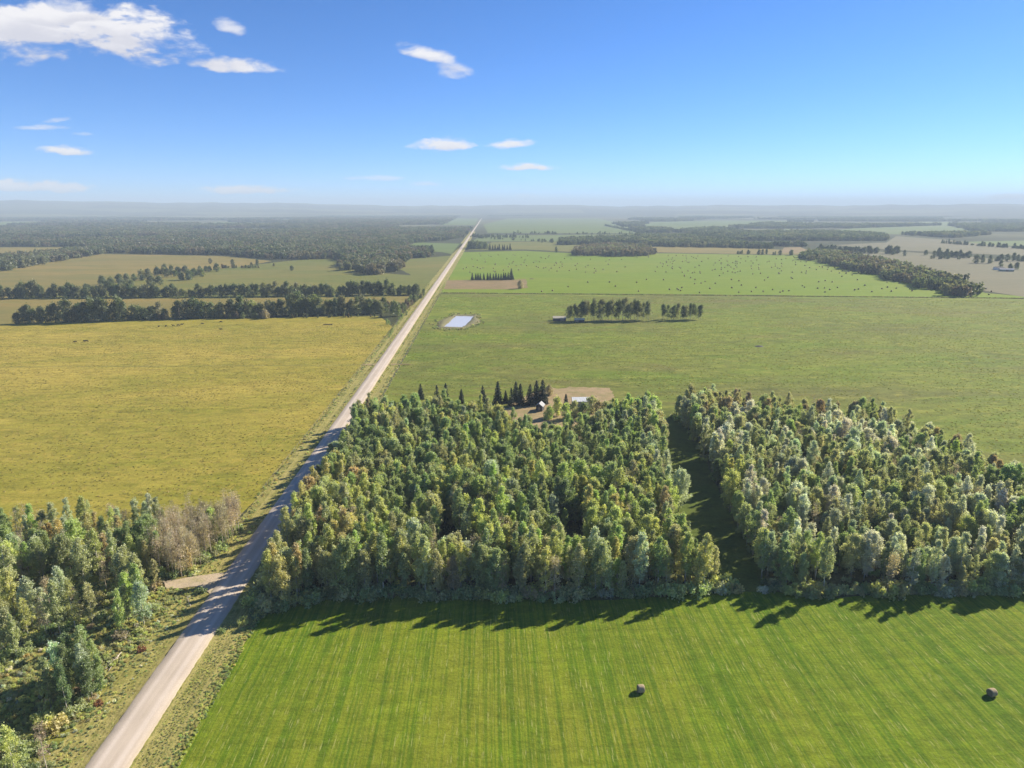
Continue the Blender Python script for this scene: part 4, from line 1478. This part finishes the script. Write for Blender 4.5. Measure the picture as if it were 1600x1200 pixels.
for i, (px, py, lab) in enumerate([(1395, 398, 'small dark tree between the far block and the grain belt'), (1413, 400, 'small dark bush right of the far dark block'),
                                   (1446, 399, 'round dark tree just left of the grain field belt'), (762, 372, 'small dark tree by the far road, left of a pair'), (768, 373, 'small dark tree by the far road, right of a pair'),
                                   (863, 379.5, 'dark tree on the hedgerow left of the middle forest'), (847, 379, 'smaller dark tree on the hedgerow beyond the pale field'),
                                   (955, 371, 'rounded dark tree poking above the middle forest belt'), (869, 395, 'dark bush on the far edge of the bale field'), (1235, 398, 'dark bush at the far corner of the bale field')]):
    x, y = P(px, py)
    tag(make_tree('lone_tree', *MID[i % 5], x, y, .1, rnd.uniform(.5, 1), i, (0.09, 0.12, 0.06)), lab, 'tree', 'solitary trees on the far fields')
pts = []
for a, b, n in (((800, 365), (1005, 367), 70), ((1470, 380), (1700, 396), 120), ((740, 372), (870, 379), 30), ((945, 353), (1030, 370), 160), ((1150, 397), (1240, 399), 20), ((1440, 404), (1500, 405), 8), ((735, 370), (830, 372), 60)):
    a, b = P(*a), P(*b)
    for i in range(n):
        t = rnd.random()
        pts.append((a[0] + (b[0] - a[0]) * t, a[1] + (b[1] - a[1]) * t + rnd.uniform(-10, 10), .1, rnd.uniform(0, 6), rnd.uniform(.35, .9), jitter_col((0.10, 0.13, 0.06), rnd, .2), rnd.randrange(5)))
tag(mass('hedgerow', J_MID, pts), 'broken hedgerow lines along the far field boundaries', 'hedgerow')
pts = []
for i in range(40):
    y = rnd.uniform(500, 760)
    pts.append((RX - rnd.uniform(8, 20), y, .1, rnd.uniform(0, 6), rnd.uniform(.1, .35), jitter_col(PAL['mid green'], rnd, .2), rnd.randrange(5)))
for a, b, n, s in (((625, 490), (663, 462), 26, .45), ((600, 482), (640, 478), 20, .4), ((195, 500), (262, 499), 30, .35), ((340, 498), (420, 497), 30, .33), ((120, 457), (170, 452), 30, .4),
                   ((345, 419), (405, 419), 26, .35), ((450, 497), (600, 495), 26, .2)):
    a, b = P(*a), P(*b)
    for i in range(n):
        t = rnd.random()
        pts.append((a[0] + (b[0] - a[0]) * t, a[1] + (b[1] - a[1]) * t + rnd.uniform(-2, 2), .1, rnd.uniform(0, 6), s * rnd.uniform(.6, 1.3), jitter_col(rnd.choice(((0.11, 0.14, 0.06), (0.17, 0.2, 0.09), (0.18, 0.14, 0.09))), rnd, .2), rnd.randrange(5)))
tag(mass('scrub', J_MID, pts), 'low scrub along the tree rows and ditch on the left', 'scrub')


# ------------------------------------------------------------------ hay bales
def bale_mesh(seed, seg=36, big=True):
    rng = np.random.default_rng(seed)
    R_, L_ = .80, 1.35
    if big:
        prof = [(-L_ / 2, .0), (-L_ / 2 - .02, .25), (-L_ / 2, .5), (-L_ / 2, .70), (-L_ / 2 + .07, .78), (-.35, .80), (-.1, .795), (.15, .805), (.4, .80), (L_ / 2 - .07, .78), (L_ / 2, .70),
                (L_ / 2, .5), (L_ / 2 + .02, .25), (L_ / 2, .0)]
    else:
        seg = 10
        prof = [(-L_ / 2, 0), (-L_ / 2, .72), (-L_ / 2 + .1, .8), (L_ / 2 - .1, .8), (L_ / 2, .72), (L_ / 2, 0)]
    vs, fs, mi = [], [], []
    for (x, r) in prof:
        for k in range(seg):
            a = 2 * math.pi * k / seg
            rr = r * (1 + rng.normal() * .012)
            zz = rr * math.cos(a)
            if zz < -.66:
                zz = -.66 + (zz + .66) * .35          # flattened where it rests
            vs.append((x + rng.normal() * .008, rr * math.sin(a), zz + .70))
    for i in range(len(prof) - 1):
        for k in range(seg):
            a, b = i * seg + k, i * seg + (k + 1) % seg
            fs.append((a, b, b + seg, a + seg))
            mi.append(1 if (prof[i][1] < .75 and prof[i + 1][1] < .75) else 0)
    me = mesh_np('hay_bale', vs, np.array(fs), [M['straw'], M['straw_end']], mi, smooth=big)
    return me


BB = bale_mesh(1)
BS = bale_mesh(2, big=False)
for i, (px, py, rz, lab) in enumerate([(1001, 1081, .06, 'round straw bale standing alone in the middle of the mown hayfield'), (1549, 1087, .25, 'round straw bale near the right edge of the mown hayfield')]):
    x, y = P(px, py)
    root = empty('hay_bale', (x, y, .07), rz)
    link('straw_roll', BB, root)
    tag(root, lab, 'hay bale', 'round bales on the mown hayfield')
    mb = MB()
    rr = random.Random(i)
    for k in range(90):
        a, d = rr.uniform(0, 6.28), rr.uniform(.6, 1.5)
        cx, cy, L = d * math.cos(a) * 1.0, d * math.sin(a) * .9, rr.uniform(.1, .3)
        t = rr.uniform(0, 6.28)
        mb.add([(cx, cy, .02), (cx + .03, cy, .05), (cx + L * math.cos(t), cy + L * math.sin(t), .06)], [(0, 1, 2)])
    lo = mb.build('loose_straw', M['straw'], root)

bf = [P(725, 397), P(1238, 401), P(1300, 412), P(1520, 462), (RX + 14, 806), (RX + 14, 1300)]
plot = [P(690, 456), P(692, 428), P(830, 426), P(832, 452)]
belt = FARW['farmhouse_belt'][0]
bales = []
tries = 0
while len(bales) < 296 and tries < 60000:
    tries += 1
    px, py = rnd.uniform(700, 1530), rnd.choice((rnd.uniform(396, 458), rnd.uniform(396, 430)))
    x, y = P(px, py)
    if not inside(bf, [x], [y])[0] or inside(plot, [x], [y])[0] or inside(belt, [x], [y])[0]:
        continue
    d = .35 + .65 * (px > 1040) + .3 * (px < 880 and py < 425)
    if rnd.random() > d:
        continue
    if any(math.hypot(x - a, y - b) < 9 for a, b in bales):
        continue
    bales.append((x, y))
for (px, py) in [(1535, 455), (1540, 452), (1545, 461), (1549, 456), (1557, 461), (1532, 449)]:
    bales.append(P(px, py))
nb = 0
for (x, y) in bales[:300]:
    px, py, _ = to_px(x, y)
    o = link('round_bale', BS, None, (x, y, .1), rnd.uniform(0, 3.14))
    s = rnd.uniform(1.0, 1.25)
    o.scale = (s, s, s)
    where = 'beyond the spruce row' if px < 850 else ('in the middle' if px < 1050 else ('at the end near the tree belt' if px < 1530 else 'behind the tree belt'))
    tag(o, 'small weathered round bale on bright green field, %s' % where, 'hay bale', 'round bales on the bale field, %s' % where)


# ------------------------------------------------------------------ buildings
M['white_metal'] = simple('white_metal_roof', (0.80, 0.80, 0.78), 0.75, 1.0, .06)
M['pale_wall'] = simple('pale_green_grey_siding', (0.30, 0.34, 0.27), 0.7, 1.0, .1)
M['dark_wall'] = simple('weathered_dark_boards', (0.075, 0.07, 0.075), 0.85, 2, .3)
M['grey_roof'] = simple('grey_metal_roof', (0.40, 0.40, 0.41), 0.75, 1.0, .12)
M['tan_roof'] = simple('tan_metal_roof', (0.62, 0.55, 0.40), 0.5, .6, .1)
M['white_wall'] = simple('white_painted_boards', (0.74, 0.73, 0.70), 0.7, 1, .06)
M['glass'] = simple('dark_window_glass', (0.02, 0.025, 0.03), 0.08, 1, .1)
M['wood'] = simple('weathered_wood', (0.23, 0.19, 0.15), 0.85, 4, .3)


def building(name, loc, rz, w, d, h, rh, wall, roof, label, cat, doors=(), windows=(), over=.35, ridge='x'):
    """gabled building, ridge along local x; w along x, d along y"""
    root = empty(name, loc, rz)
    mb = MB()
    a, b = w / 2, d / 2
    vs = [(-a, -b, -.1), (a, -b, -.1), (a, b, -.1), (-a, b, -.1), (-a, -b, h), (a, -b, h), (a, b, h), (-a, b, h), (-a, 0, h + rh - .03), (a, 0, h + rh - .03)]
    mb.add(vs, [(0, 1, 5, 4), (2, 3, 7, 6), (1, 2, 6, 9, 5), (3, 0, 4, 8, 7), (4, 5, 9, 8), (6, 7, 8, 9)])
    mb.build('wall', wall, root)
    for s in (-1, 1):
        rb = MB()
        t = .09
        e = over
        sl = rh / b
        p = [(-a - e, s * (b + e), h - sl * e), (a + e, s * (b + e), h - sl * e), (a + e, 0, h + rh), (-a - e, 0, h + rh)]
        q = [(x, y, z + t) for x, y, z in p]
        rb.add(p + q, [(0, 1, 2, 3), (7, 6, 5, 4), (0, 4, 5, 1), (1, 5, 6, 2), (3, 7, 4, 0)])
        # standing seams
        n = max(3, int(w / 0.9))
        for i in range(n + 1):
            x = -a - e + (w + 2 * e) * i / n
            x = min(max(x, -a - e + .03), a + e - .03)
            rb.add([(x - .025, s * (b + e), h - sl * e + t + .005), (x + .025, s * (b + e), h - sl * e + t + .005), (x + .025, 0, h + rh + t + .005), (x - .025, 0, h + rh + t + .005),
                    (x - .025, s * (b + e), h - sl * e + t + .05), (x + .025, s * (b + e), h - sl * e + t + .05), (x + .025, 0, h + rh + t + .05), (x - .025, 0, h + rh + t + .05)],
                   [(4, 5, 6, 7), (0, 1, 5, 4), (1, 2, 6, 5), (3, 0, 4, 7)])
        rb.build('roof', roof, root)
    for (face, x, z0, ww, hh, mt) in doors:
        m_ = MB()
        if face == 'f':
            m_.box((x, -b - .03, z0 + hh / 2), (ww, .06, hh))
        else:
            m_.box((-a - .03 if face == 'l' else a + .03, x, z0 + hh / 2), (.06, ww, hh))
        m_.build('door', mt, root)
    for (face, x, z0, ww, hh) in windows:
        m_ = MB()
        k = MB()
        if face == 'f':
            m_.box((x, -b - .02, z0 + hh / 2), (ww + .16, .05, hh + .16))
            k.box((x, -b - .05, z0 + hh / 2), (ww, .04, hh))
        else:
            sx = -1 if face == 'l' else 1
            m_.box((sx * (a + .02), x, z0 + hh / 2), (.05, ww + .16, hh + .16))
            k.box((sx * (a + .05), x, z0 + hh / 2), (.04, ww, hh))
        fr = m_.build('window', M['white_wall'], root)
        k.build('pane', M['glass'], fr)
    tag(root, label, cat)
    return root


x, y = P(909, 634)
building('farm_shed', (x, y, .1), -.02, 9.5, 6.5, 3.1, 1.25, M['pale_wall'], M['white_metal'], 'pale shed with a bright white metal roof behind the large wood', 'shed',
         [('f', 1.2, 0, 2.6, 2.5, M['white_wall']), ('l', 0, 0, 1.0, 2.1, M['dark_wall'])], [('f', -2.6, 1.2, 1.0, .8)])
x, y = P(844, 641)
building('small_shed', (x, y, .1), 1.25, 4.2, 3.2, 2.6, 1.3, M['dark_wall'], M['grey_roof'], 'small dark shed with grey gabled roof at the farmyard', 'shed', [('l', 0, 0, .95, 2.0, M['wood'])], [('f', .3, 1.1, .7, .6)])
x, y = P(874, 501)
building('low_barn', (x, y, .1), 0, 11, 6, 2.6, 1.3, M['dark_wall'], M['tan_roof'], 'long low barn with a tan roof left of the tall poplars', 'barn', [('f', 2, 0, 3, 2.3, M['wood'])])
x, y = P(905, 503)
building('low_barn', (x, y, .1), 0, 8, 5, 2.2, 1.0, M['dark_wall'], M['tan_roof'], 'low building with pale roof half hidden under the tall poplars', 'barn', [('f', -2, 0, 2.4, 2.1, M['wood'])])
x, y = P(1341, 404)
building('farm_shed', (x, y, .1), 0, 17, 7, 3.4, 2.0, M['dark_wall'], M['white_metal'], 'white-roofed farm building right of the belt on the grain field', 'shed', [('f', 0, 0, 4, 3, M['white_wall'])])
x, y = P(1313, 401)
building('farmhouse', (x, y, .1), 0.3, 7, 6, 5.4, 2.6, M['white_wall'], M['grey_roof'], 'small white farmhouse among trees beyond the tree belt', 'house', [('f', 0, 0, 1, 2.1, M['wood'])], [('f', -2, 1, 1, 1.2), ('f', 2, 1, 1, 1.2)])
x, y = P(1572, 424)
building('long_barn', (x, y, .1), -.35, 19, 7, 3.0, 1.6, M['pale_wall'], M['grey_roof'], 'long grey-roofed barn at the farm by the right edge', 'barn', [('f', 0, 0, 4, 2.8, M['wood'])])
x, y = P(1560, 421.5)
building('farmhouse', (x, y, .1), 0.1, 13, 8, 3, 2.0, M['white_wall'], M['dark_wall'], 'dark-roofed farmhouse left of the long barn at the right edge', 'house', [('f', 0, 0, 1, 2.1, M['wood'])], [('f', -3, 1, 1.2, 1.1)])

# ------------------------------------------------------------------ pond with raised banks
pond = [P(693, 511), P(712, 494), P(741, 494.5), P(729, 507), P(722, 511.5)]


def pond_mats():
    m, g = material('still_pond_water')
    pos = g.n('ShaderNodeNewGeometry').outputs['Position']
    n = g.noise(pos, 0.6, 3, .6)
    bs = g.n('ShaderNodeBsdfPrincipled')
    bs.inputs['Base Color'].default_value = (0.52, 0.51, 0.54, 1)  # pale sky reflection painted into the water's base colour
    bs.inputs['Roughness'].default_value = 0.22
    bs.inputs['IOR'].default_value = 1.33
    bs.inputs['Specular IOR Level'].default_value = 1.0
    b = g.n('ShaderNodeBump')
    b.inputs['Strength'].default_value = .03
    b.inputs['Distance'].default_value = .1
    g.put(b.inputs['Height'], n)
    g.put(bs.inputs['Normal'], b.outputs[0])
    out = g.n('ShaderNodeOutputMaterial')
    g.put(out.inputs['Surface'], bs.outputs[0])
    return m


sheet('pond', pond, 0.16, pond_mats(), (3, .6))
cx_, cy_ = sum(p[0] for p in pond) / 5, sum(p[1] for p in pond) / 5
pr = rough_edge(pond, 3, .6)
vs, fs = [], []
prof = [(-.6, .10), (1.2, .75), (4.0, 1.5), (6.5, 1.3), (10, .1)]
rr = random.Random(4)
n = len(pr)
for i, (x, y) in enumerate(pr):
    dx, dy = x - cx_, y - cy_
    L = math.hypot(dx, dy)
    lo = .35 + .65 * (abs(dx) / L)          # the banks are highest at the two ends
    for (d, hh) in prof:
        vs.append((x + dx / L * d, y + dy / L * d, (.08 if hh < .2 else .12 + hh * lo * rr.uniform(.75, 1.25))))
for i in range(n):
    for k in range(len(prof) - 1):
        a, b = i * len(prof) + k, ((i + 1) % n) * len(prof) + k
        fs.append((a, b, b + 1, a + 1))
me = mesh_np('bank', vs, np.array(fs), [M['soil']], smooth=True)
bm = bmesh.new()
bm.from_mesh(me)
bmesh.ops.recalc_face_normals(bm, faces=bm.faces)
if sum(f.normal.z for f in bm.faces) < 0:
    bmesh.ops.reverse_faces(bm, faces=bm.faces)
bm.to_mesh(me)
bm.free()
tag(link('bank', me), 'raised soil bank heaped around the pond', 'bank')
pts = []
for i in range(260):
    a = rnd.uniform(0, 6.28)
    k = rnd.randrange(n)
    x, y = pr[k]
    dx, dy = x - cx_, y - cy_
    L = math.hypot(dx, dy)
    d = rnd.uniform(5, 16)
    pts.append((x + dx / L * d + rnd.uniform(-2, 2), y + dy / L * d + rnd.uniform(-2, 2), .3, rnd.uniform(0, 6), rnd.uniform(.15, .5), jitter_col(PAL[rnd.choice(('yellow green', 'olive', 'rusty brown', 'mid green'))], rnd, .25), rnd.randrange(3)))
tag(mass('bank_weeds', J_SHRUB, pts), 'tall weeds growing round the banks of the pond', 'weeds')


# ------------------------------------------------------------------ cattle
def cow_mesh(graze):
    bm = bmesh.new()
    sk = bm.verts.layers.skin.verify()
    J = [((0, 0, 1.05), (.36, .40)), ((.65, 0, 1.08), (.34, .40)), ((-.65, 0, 1.08), (.33, .36)), ((1.0, 0, 1.15), (.24, .28))]
    head = [((1.3, 0, .80), (.18, .2)), ((1.55, 0, .42), (.14, .15)), ((1.68, 0, .2), (.1, .1))] if graze else [((1.35, 0, 1.45), (.17, .2)), ((1.62, 0, 1.50), (.15, .16)), ((1.9, 0, 1.34), (.1, .1))]
    V = []

    def av(p, r):
        v = bm.verts.new(p)
        v[sk].radius = r
        V.append(v)
        return v
    root = av(*J[0])
    root[sk].use_root = True
    f, b = av(*J[1]), av(*J[2])
    bm.edges.new((root, f))
    bm.edges.new((root, b))
    nk = av(*J[3])
    bm.edges.new((f, nk))
    p = nk
    for h in head:
        q = av(*h)
        bm.edges.new((p, q))
        p = q
    for par, x, s in ((f, .62, 1), (f, .62, -1), (b, -.72, 1), (b, -.72, -1)):
        k = av((x, s * .24, .66), (.13, .13))
        bm.edges.new((par, k))
        k2 = av((x + (.02 if x > 0 else -.08), s * .24, .36), (.075, .075))
        bm.edges.new((k, k2))
        k3 = av((x, s * .24, .03), (.06, .06))
        bm.edges.new((k2, k3))
    t1 = av((-1.02, 0, 1.12), (.06, .06))
    t2 = av((-1.1, 0, .55), (.035, .035))
    bm.edges.new((b, t1))
    bm.edges.new((t1, t2))
    me = bpy.data.meshes.new('cow_skeleton')
    bm.to_mesh(me)
    bm.free()
    o = bpy.data.objects.new('cow_skeleton', me)
    COL.objects.link(o)
    o.modifiers.new('s', 'SKIN').use_smooth_shade = True
    o.modifiers.new('d', 'SUBSURF').levels = 1
    dg = bpy.context.evaluated_depsgraph_get()
    out = bpy.data.meshes.new_from_object(o.evaluated_get(dg))
    out.name = 'cow'
    bpy.data.objects.remove(o)
    out.materials.clear()
    out.materials.append(M['hide'])
    return out


M['hide'] = simple('black_cow_hide', (0.022, 0.018, 0.015), 0.6, 3, .3)
COWS = [cow_mesh(True), cow_mesh(False)]
for i, (px, py, lab) in enumerate([(118, 535.5, 'black cow grazing at the left of a pair on the yellow meadow'), (131.5, 534.5, 'black cow left in the tight pair on the yellow meadow'),
                                   (135, 534.5, 'black cow right in the tight pair on the yellow meadow'), (248, 511.5, 'dark cow at the outer end of the line below the trees'),
                                   (260, 511, 'dark cow second in the line below the trees'), (271, 510, 'dark cow third in the line below the trees'),
                                   (279, 509.5, 'dark cow fourth in the line below the trees'), (284, 508.5, 'dark cow at the road end of the line below the trees'),
                                   (316, 507, 'dark cow grazing under the middle of the tree row'), (345.5, 516, 'lone dark cow standing out on the yellow meadow'), (345, 504, 'dark cow close to the foot of the tree row')]):
    x, y = P(px, py)
    o = link('cow', COWS[i % 2], None, (x, y, .06), rnd.choice((0, 3.14)) + rnd.uniform(-.6, .6))
    tag(o, lab, 'cow', 'dark cattle on the yellow meadow')

# long feed trough on the meadow
x, y = P(512.5, 508)
root = empty('feed_trough', (x, y, .06), 0)
mb = MB()
mb.box((0, 0, .42), (7.4, .8, .06))
mb.box((0, .43, .62), (7.4, .06, .5))
mb.box((0, -.43, .62), (7.4, .06, .5))
mb.box((-3.73, 0, .62), (.06, .92, .5))
mb.box((3.73, 0, .62), (.06, .92, .5))
mb.build('trough', M['dark_wall'], root)
for sx in (-3.2, -1.1, 1.1, 3.2):
    for sy in (-.35, .35):
        l_ = MB()
        l_.box((sx, sy, .19), (.12, .12, .40))
        l_.build('leg', M['wood'], root)
tag(root, 'long low dark feed trough standing on the yellow meadow', 'feed trough')

# soil mound and dark mound on the pasture
for (px, py, s, lab) in ((1186, 541.5, 2.4, 'small dark soil mound out on the right of the pasture'), (831, 436, 3.2, 'grassy heap at the end of the spruce row')):
    x, y = P(px, py)
    rr = random.Random(int(px))
    vs, fs = [], []
    for j in range(5):
        t = j / 4
        for k in range(14):
            a = 6.283 * k / 14
            r_ = s * (1 - t) * rr.uniform(.85, 1.15)
            vs.append((r_ * 1.4 * math.cos(a), r_ * math.sin(a), .35 * s * math.sin(t * 1.57) * rr.uniform(.8, 1.15) - .05))
    for j in range(4):
        for k in range(14):
            a, b = j * 14 + k, j * 14 + (k + 1) % 14
            fs.append((a, b, b + 14, a + 14))
    o = link('soil_mound', mesh_np('soil_mound', vs, np.array(fs), [M['soil'] if px < 900 else M['dark_wall']], smooth=True), None, (x, y, .06))
    tag(o, lab, 'mound')

# ------------------------------------------------------------------ utility poles, fences, logs
def pole(px, py, h, lab):
    x, y = P(px, py)
    root = empty('utility_pole', (x, y, .05), 0)
    a = MB()
    a.tube([(0, 0, 0), (0, 0, h)], [.16, .11], 8)
    a.build('post', M['wood'], root, True)
    a = MB()
    a.box((0, -.16, h - .5), (1.8, .1, .12))
    a.build('crossarm', M['wood'], root)
    for sx in (-.8, 0, .8):
        b = MB()
        b.tube([(sx, -.16, h - .44), (sx, -.16, h - .28), (sx, -.16, h - .24)], [.05, .06, .03], 6)
        b.build('insulator', M['white_wall'], root)
    tag(root, lab, 'utility pole')


pole(620.5, 516, 8, 'thin wooden utility pole beside the road on the yellow meadow')
pole(281, 499.5, 10, 'pale utility pole standing in front of the tree row')


def fence(name, a, b, step, lab):
    root = empty(name, (a[0], a[1], .08), math.atan2(b[1] - a[1], b[0] - a[0]))
    L = math.dist(a, b)
    mb = MB()
    for i in range(int(L / step) + 1):
        mb.box((i * step, rnd.uniform(-.05, .05), .55), (.12, .12, 1.2 + rnd.uniform(-.1, .1)))
    o = mb.build('posts', M['wood'], root)
    o['kind'] = 'stuff'
    for z_ in (.45, .75, 1.02):
        w = MB()
        w.box((L / 2, .08, z_), (L, .012, .012))
        w.build('wire', M['grey_roof'], root)
    tag(root, lab, 'fence')


fence('wire_fence', (RX + 12, 799.5), P(1600, 467), 7, 'long wire fence between the pasture and the bale field')
fence('wire_fence', (RX + 11.8, 332), (RX + 11.8, 795), 6, 'wire fence along the road edge of the pasture')
fence('wire_fence', (RX - 11.8, 225), (RX - 11.8, 600), 6, 'wire fence along the road edge of the yellow meadow')
fence('wire_fence', P(650, 605), P(770, 605), 5, 'wire fence behind the spruces at the far edge of the wood')

for i, (p0, p1, r0, lab) in enumerate([((165, 1047), (190, 1022), .16, 'long pale fallen trunk nearest the road verge'), ((170, 1050), (186, 1028), .10, 'thin fallen trunk lying beside the long pale one'),
                                       ((158, 1068), (160, 1052), .17, 'short pale log lying behind the thicket'), ((120, 945), (128, 940), .12, 'fallen trunk in the shade under the meadow trees'),
                                       ((215, 1000), (230, 985), .11, 'leaning dead trunk at the edge of the meadow trees'), ((298, 948), (292, 935), .1, 'pale stick leaning near the gravel approach'),
                                       ((205, 1012), (203, 1003), .15, 'pale stump among the weeds by the verge'), ((60, 1130), (75, 1118), .12, 'pale log below the low thicket')]):
    a, b = P(*p0), P(*p1)
    L = math.dist(a, b)
    root = empty('fallen_log', ((a[0] + b[0]) / 2, (a[1] + b[1]) / 2, .25), math.atan2(b[1] - a[1], b[0] - a[0]))
    mb = MB()
    mb.tube([(-L / 2, 0, 0), (-L / 6, .08, .05), (L / 6, -.05, .1), (L / 2, 0, .25)], [r0, r0 * .9, r0 * .75, r0 * .4], 8)
    mb.build('stem', M['deadbark'], root, True)
    mb = MB()
    for k in range(4):
        x = rnd.uniform(-.2, .45) * L
        mb.tube([(x, 0, .05), (x + .4, rnd.choice((-1, 1)) * .5, .35)], [r0 * .35, .015], 4)
    mb.build('branches', M['deadbark'], root)
    tag(root, lab, 'log', 'fallen logs on the rough meadow')

for i, (px, py, s, tn, lab) in enumerate([(155, 1102, .5, 'orange tan', 'small rust-red bush on the meadow nearest the road bend'), (221, 1018, .5, 'orange tan', 'rust-coloured bush on the verge beside the fallen trunks'),
                                          (316, 926, .9, 'dark green', 'round dark shrub beside the gravel approach'), (86, 1140, 1.3, 'golden', 'bright yellow bush in the lower left corner'),
                                          (72, 1132, 1.2, 'yellow green', 'yellow-green bush just left of the bright yellow one'), (345, 990, .7, 'mid green', 'small green shrub on the hayfield side of the road'),
                                          (380, 975, .8, 'yellow green', 'yellow-green shrub at the front corner of the large wood'), (1150, 925, .9, 'golden', 'low golden shrub at the mouth of the lane'),
                                          (1135, 928, .8, 'yellow green', 'yellow-green shrub left of the golden one at the lane mouth'), (1192, 925, .8, 'pale grey', 'pale grey shrub right of the lane mouth')]):
    x, y = P(px, py)
    st, fo = SHRUB[i % 3]
    c = PAL[tn] if i > 1 else (0.30, 0.13, 0.06)
    tag(make_tree('shrub', st, fo, x, y, .06, s, i, c, ('stems', 'foliage')), lab, 'shrub')

# ------------------------------------------------------------------ haze
mb = MB()
HZ = 24500
mb.box((0, 0, 174), (2 * HZ, 2 * HZ, 352))
m, g = material('pale_haze')
pv = g.n('ShaderNodeVolumePrincipled')
pv.inputs['Color'].default_value = (0.70, 0.85, 1.0, 1)
pv.inputs['Density'].default_value = 0.00013
pv.inputs['Anisotropy'].default_value = 0.0
out = g.n('ShaderNodeOutputMaterial')
g.put(out.inputs['Volume'], pv.outputs[0])
hz = mb.build('haze', m)
tag(hz, kind='stuff')
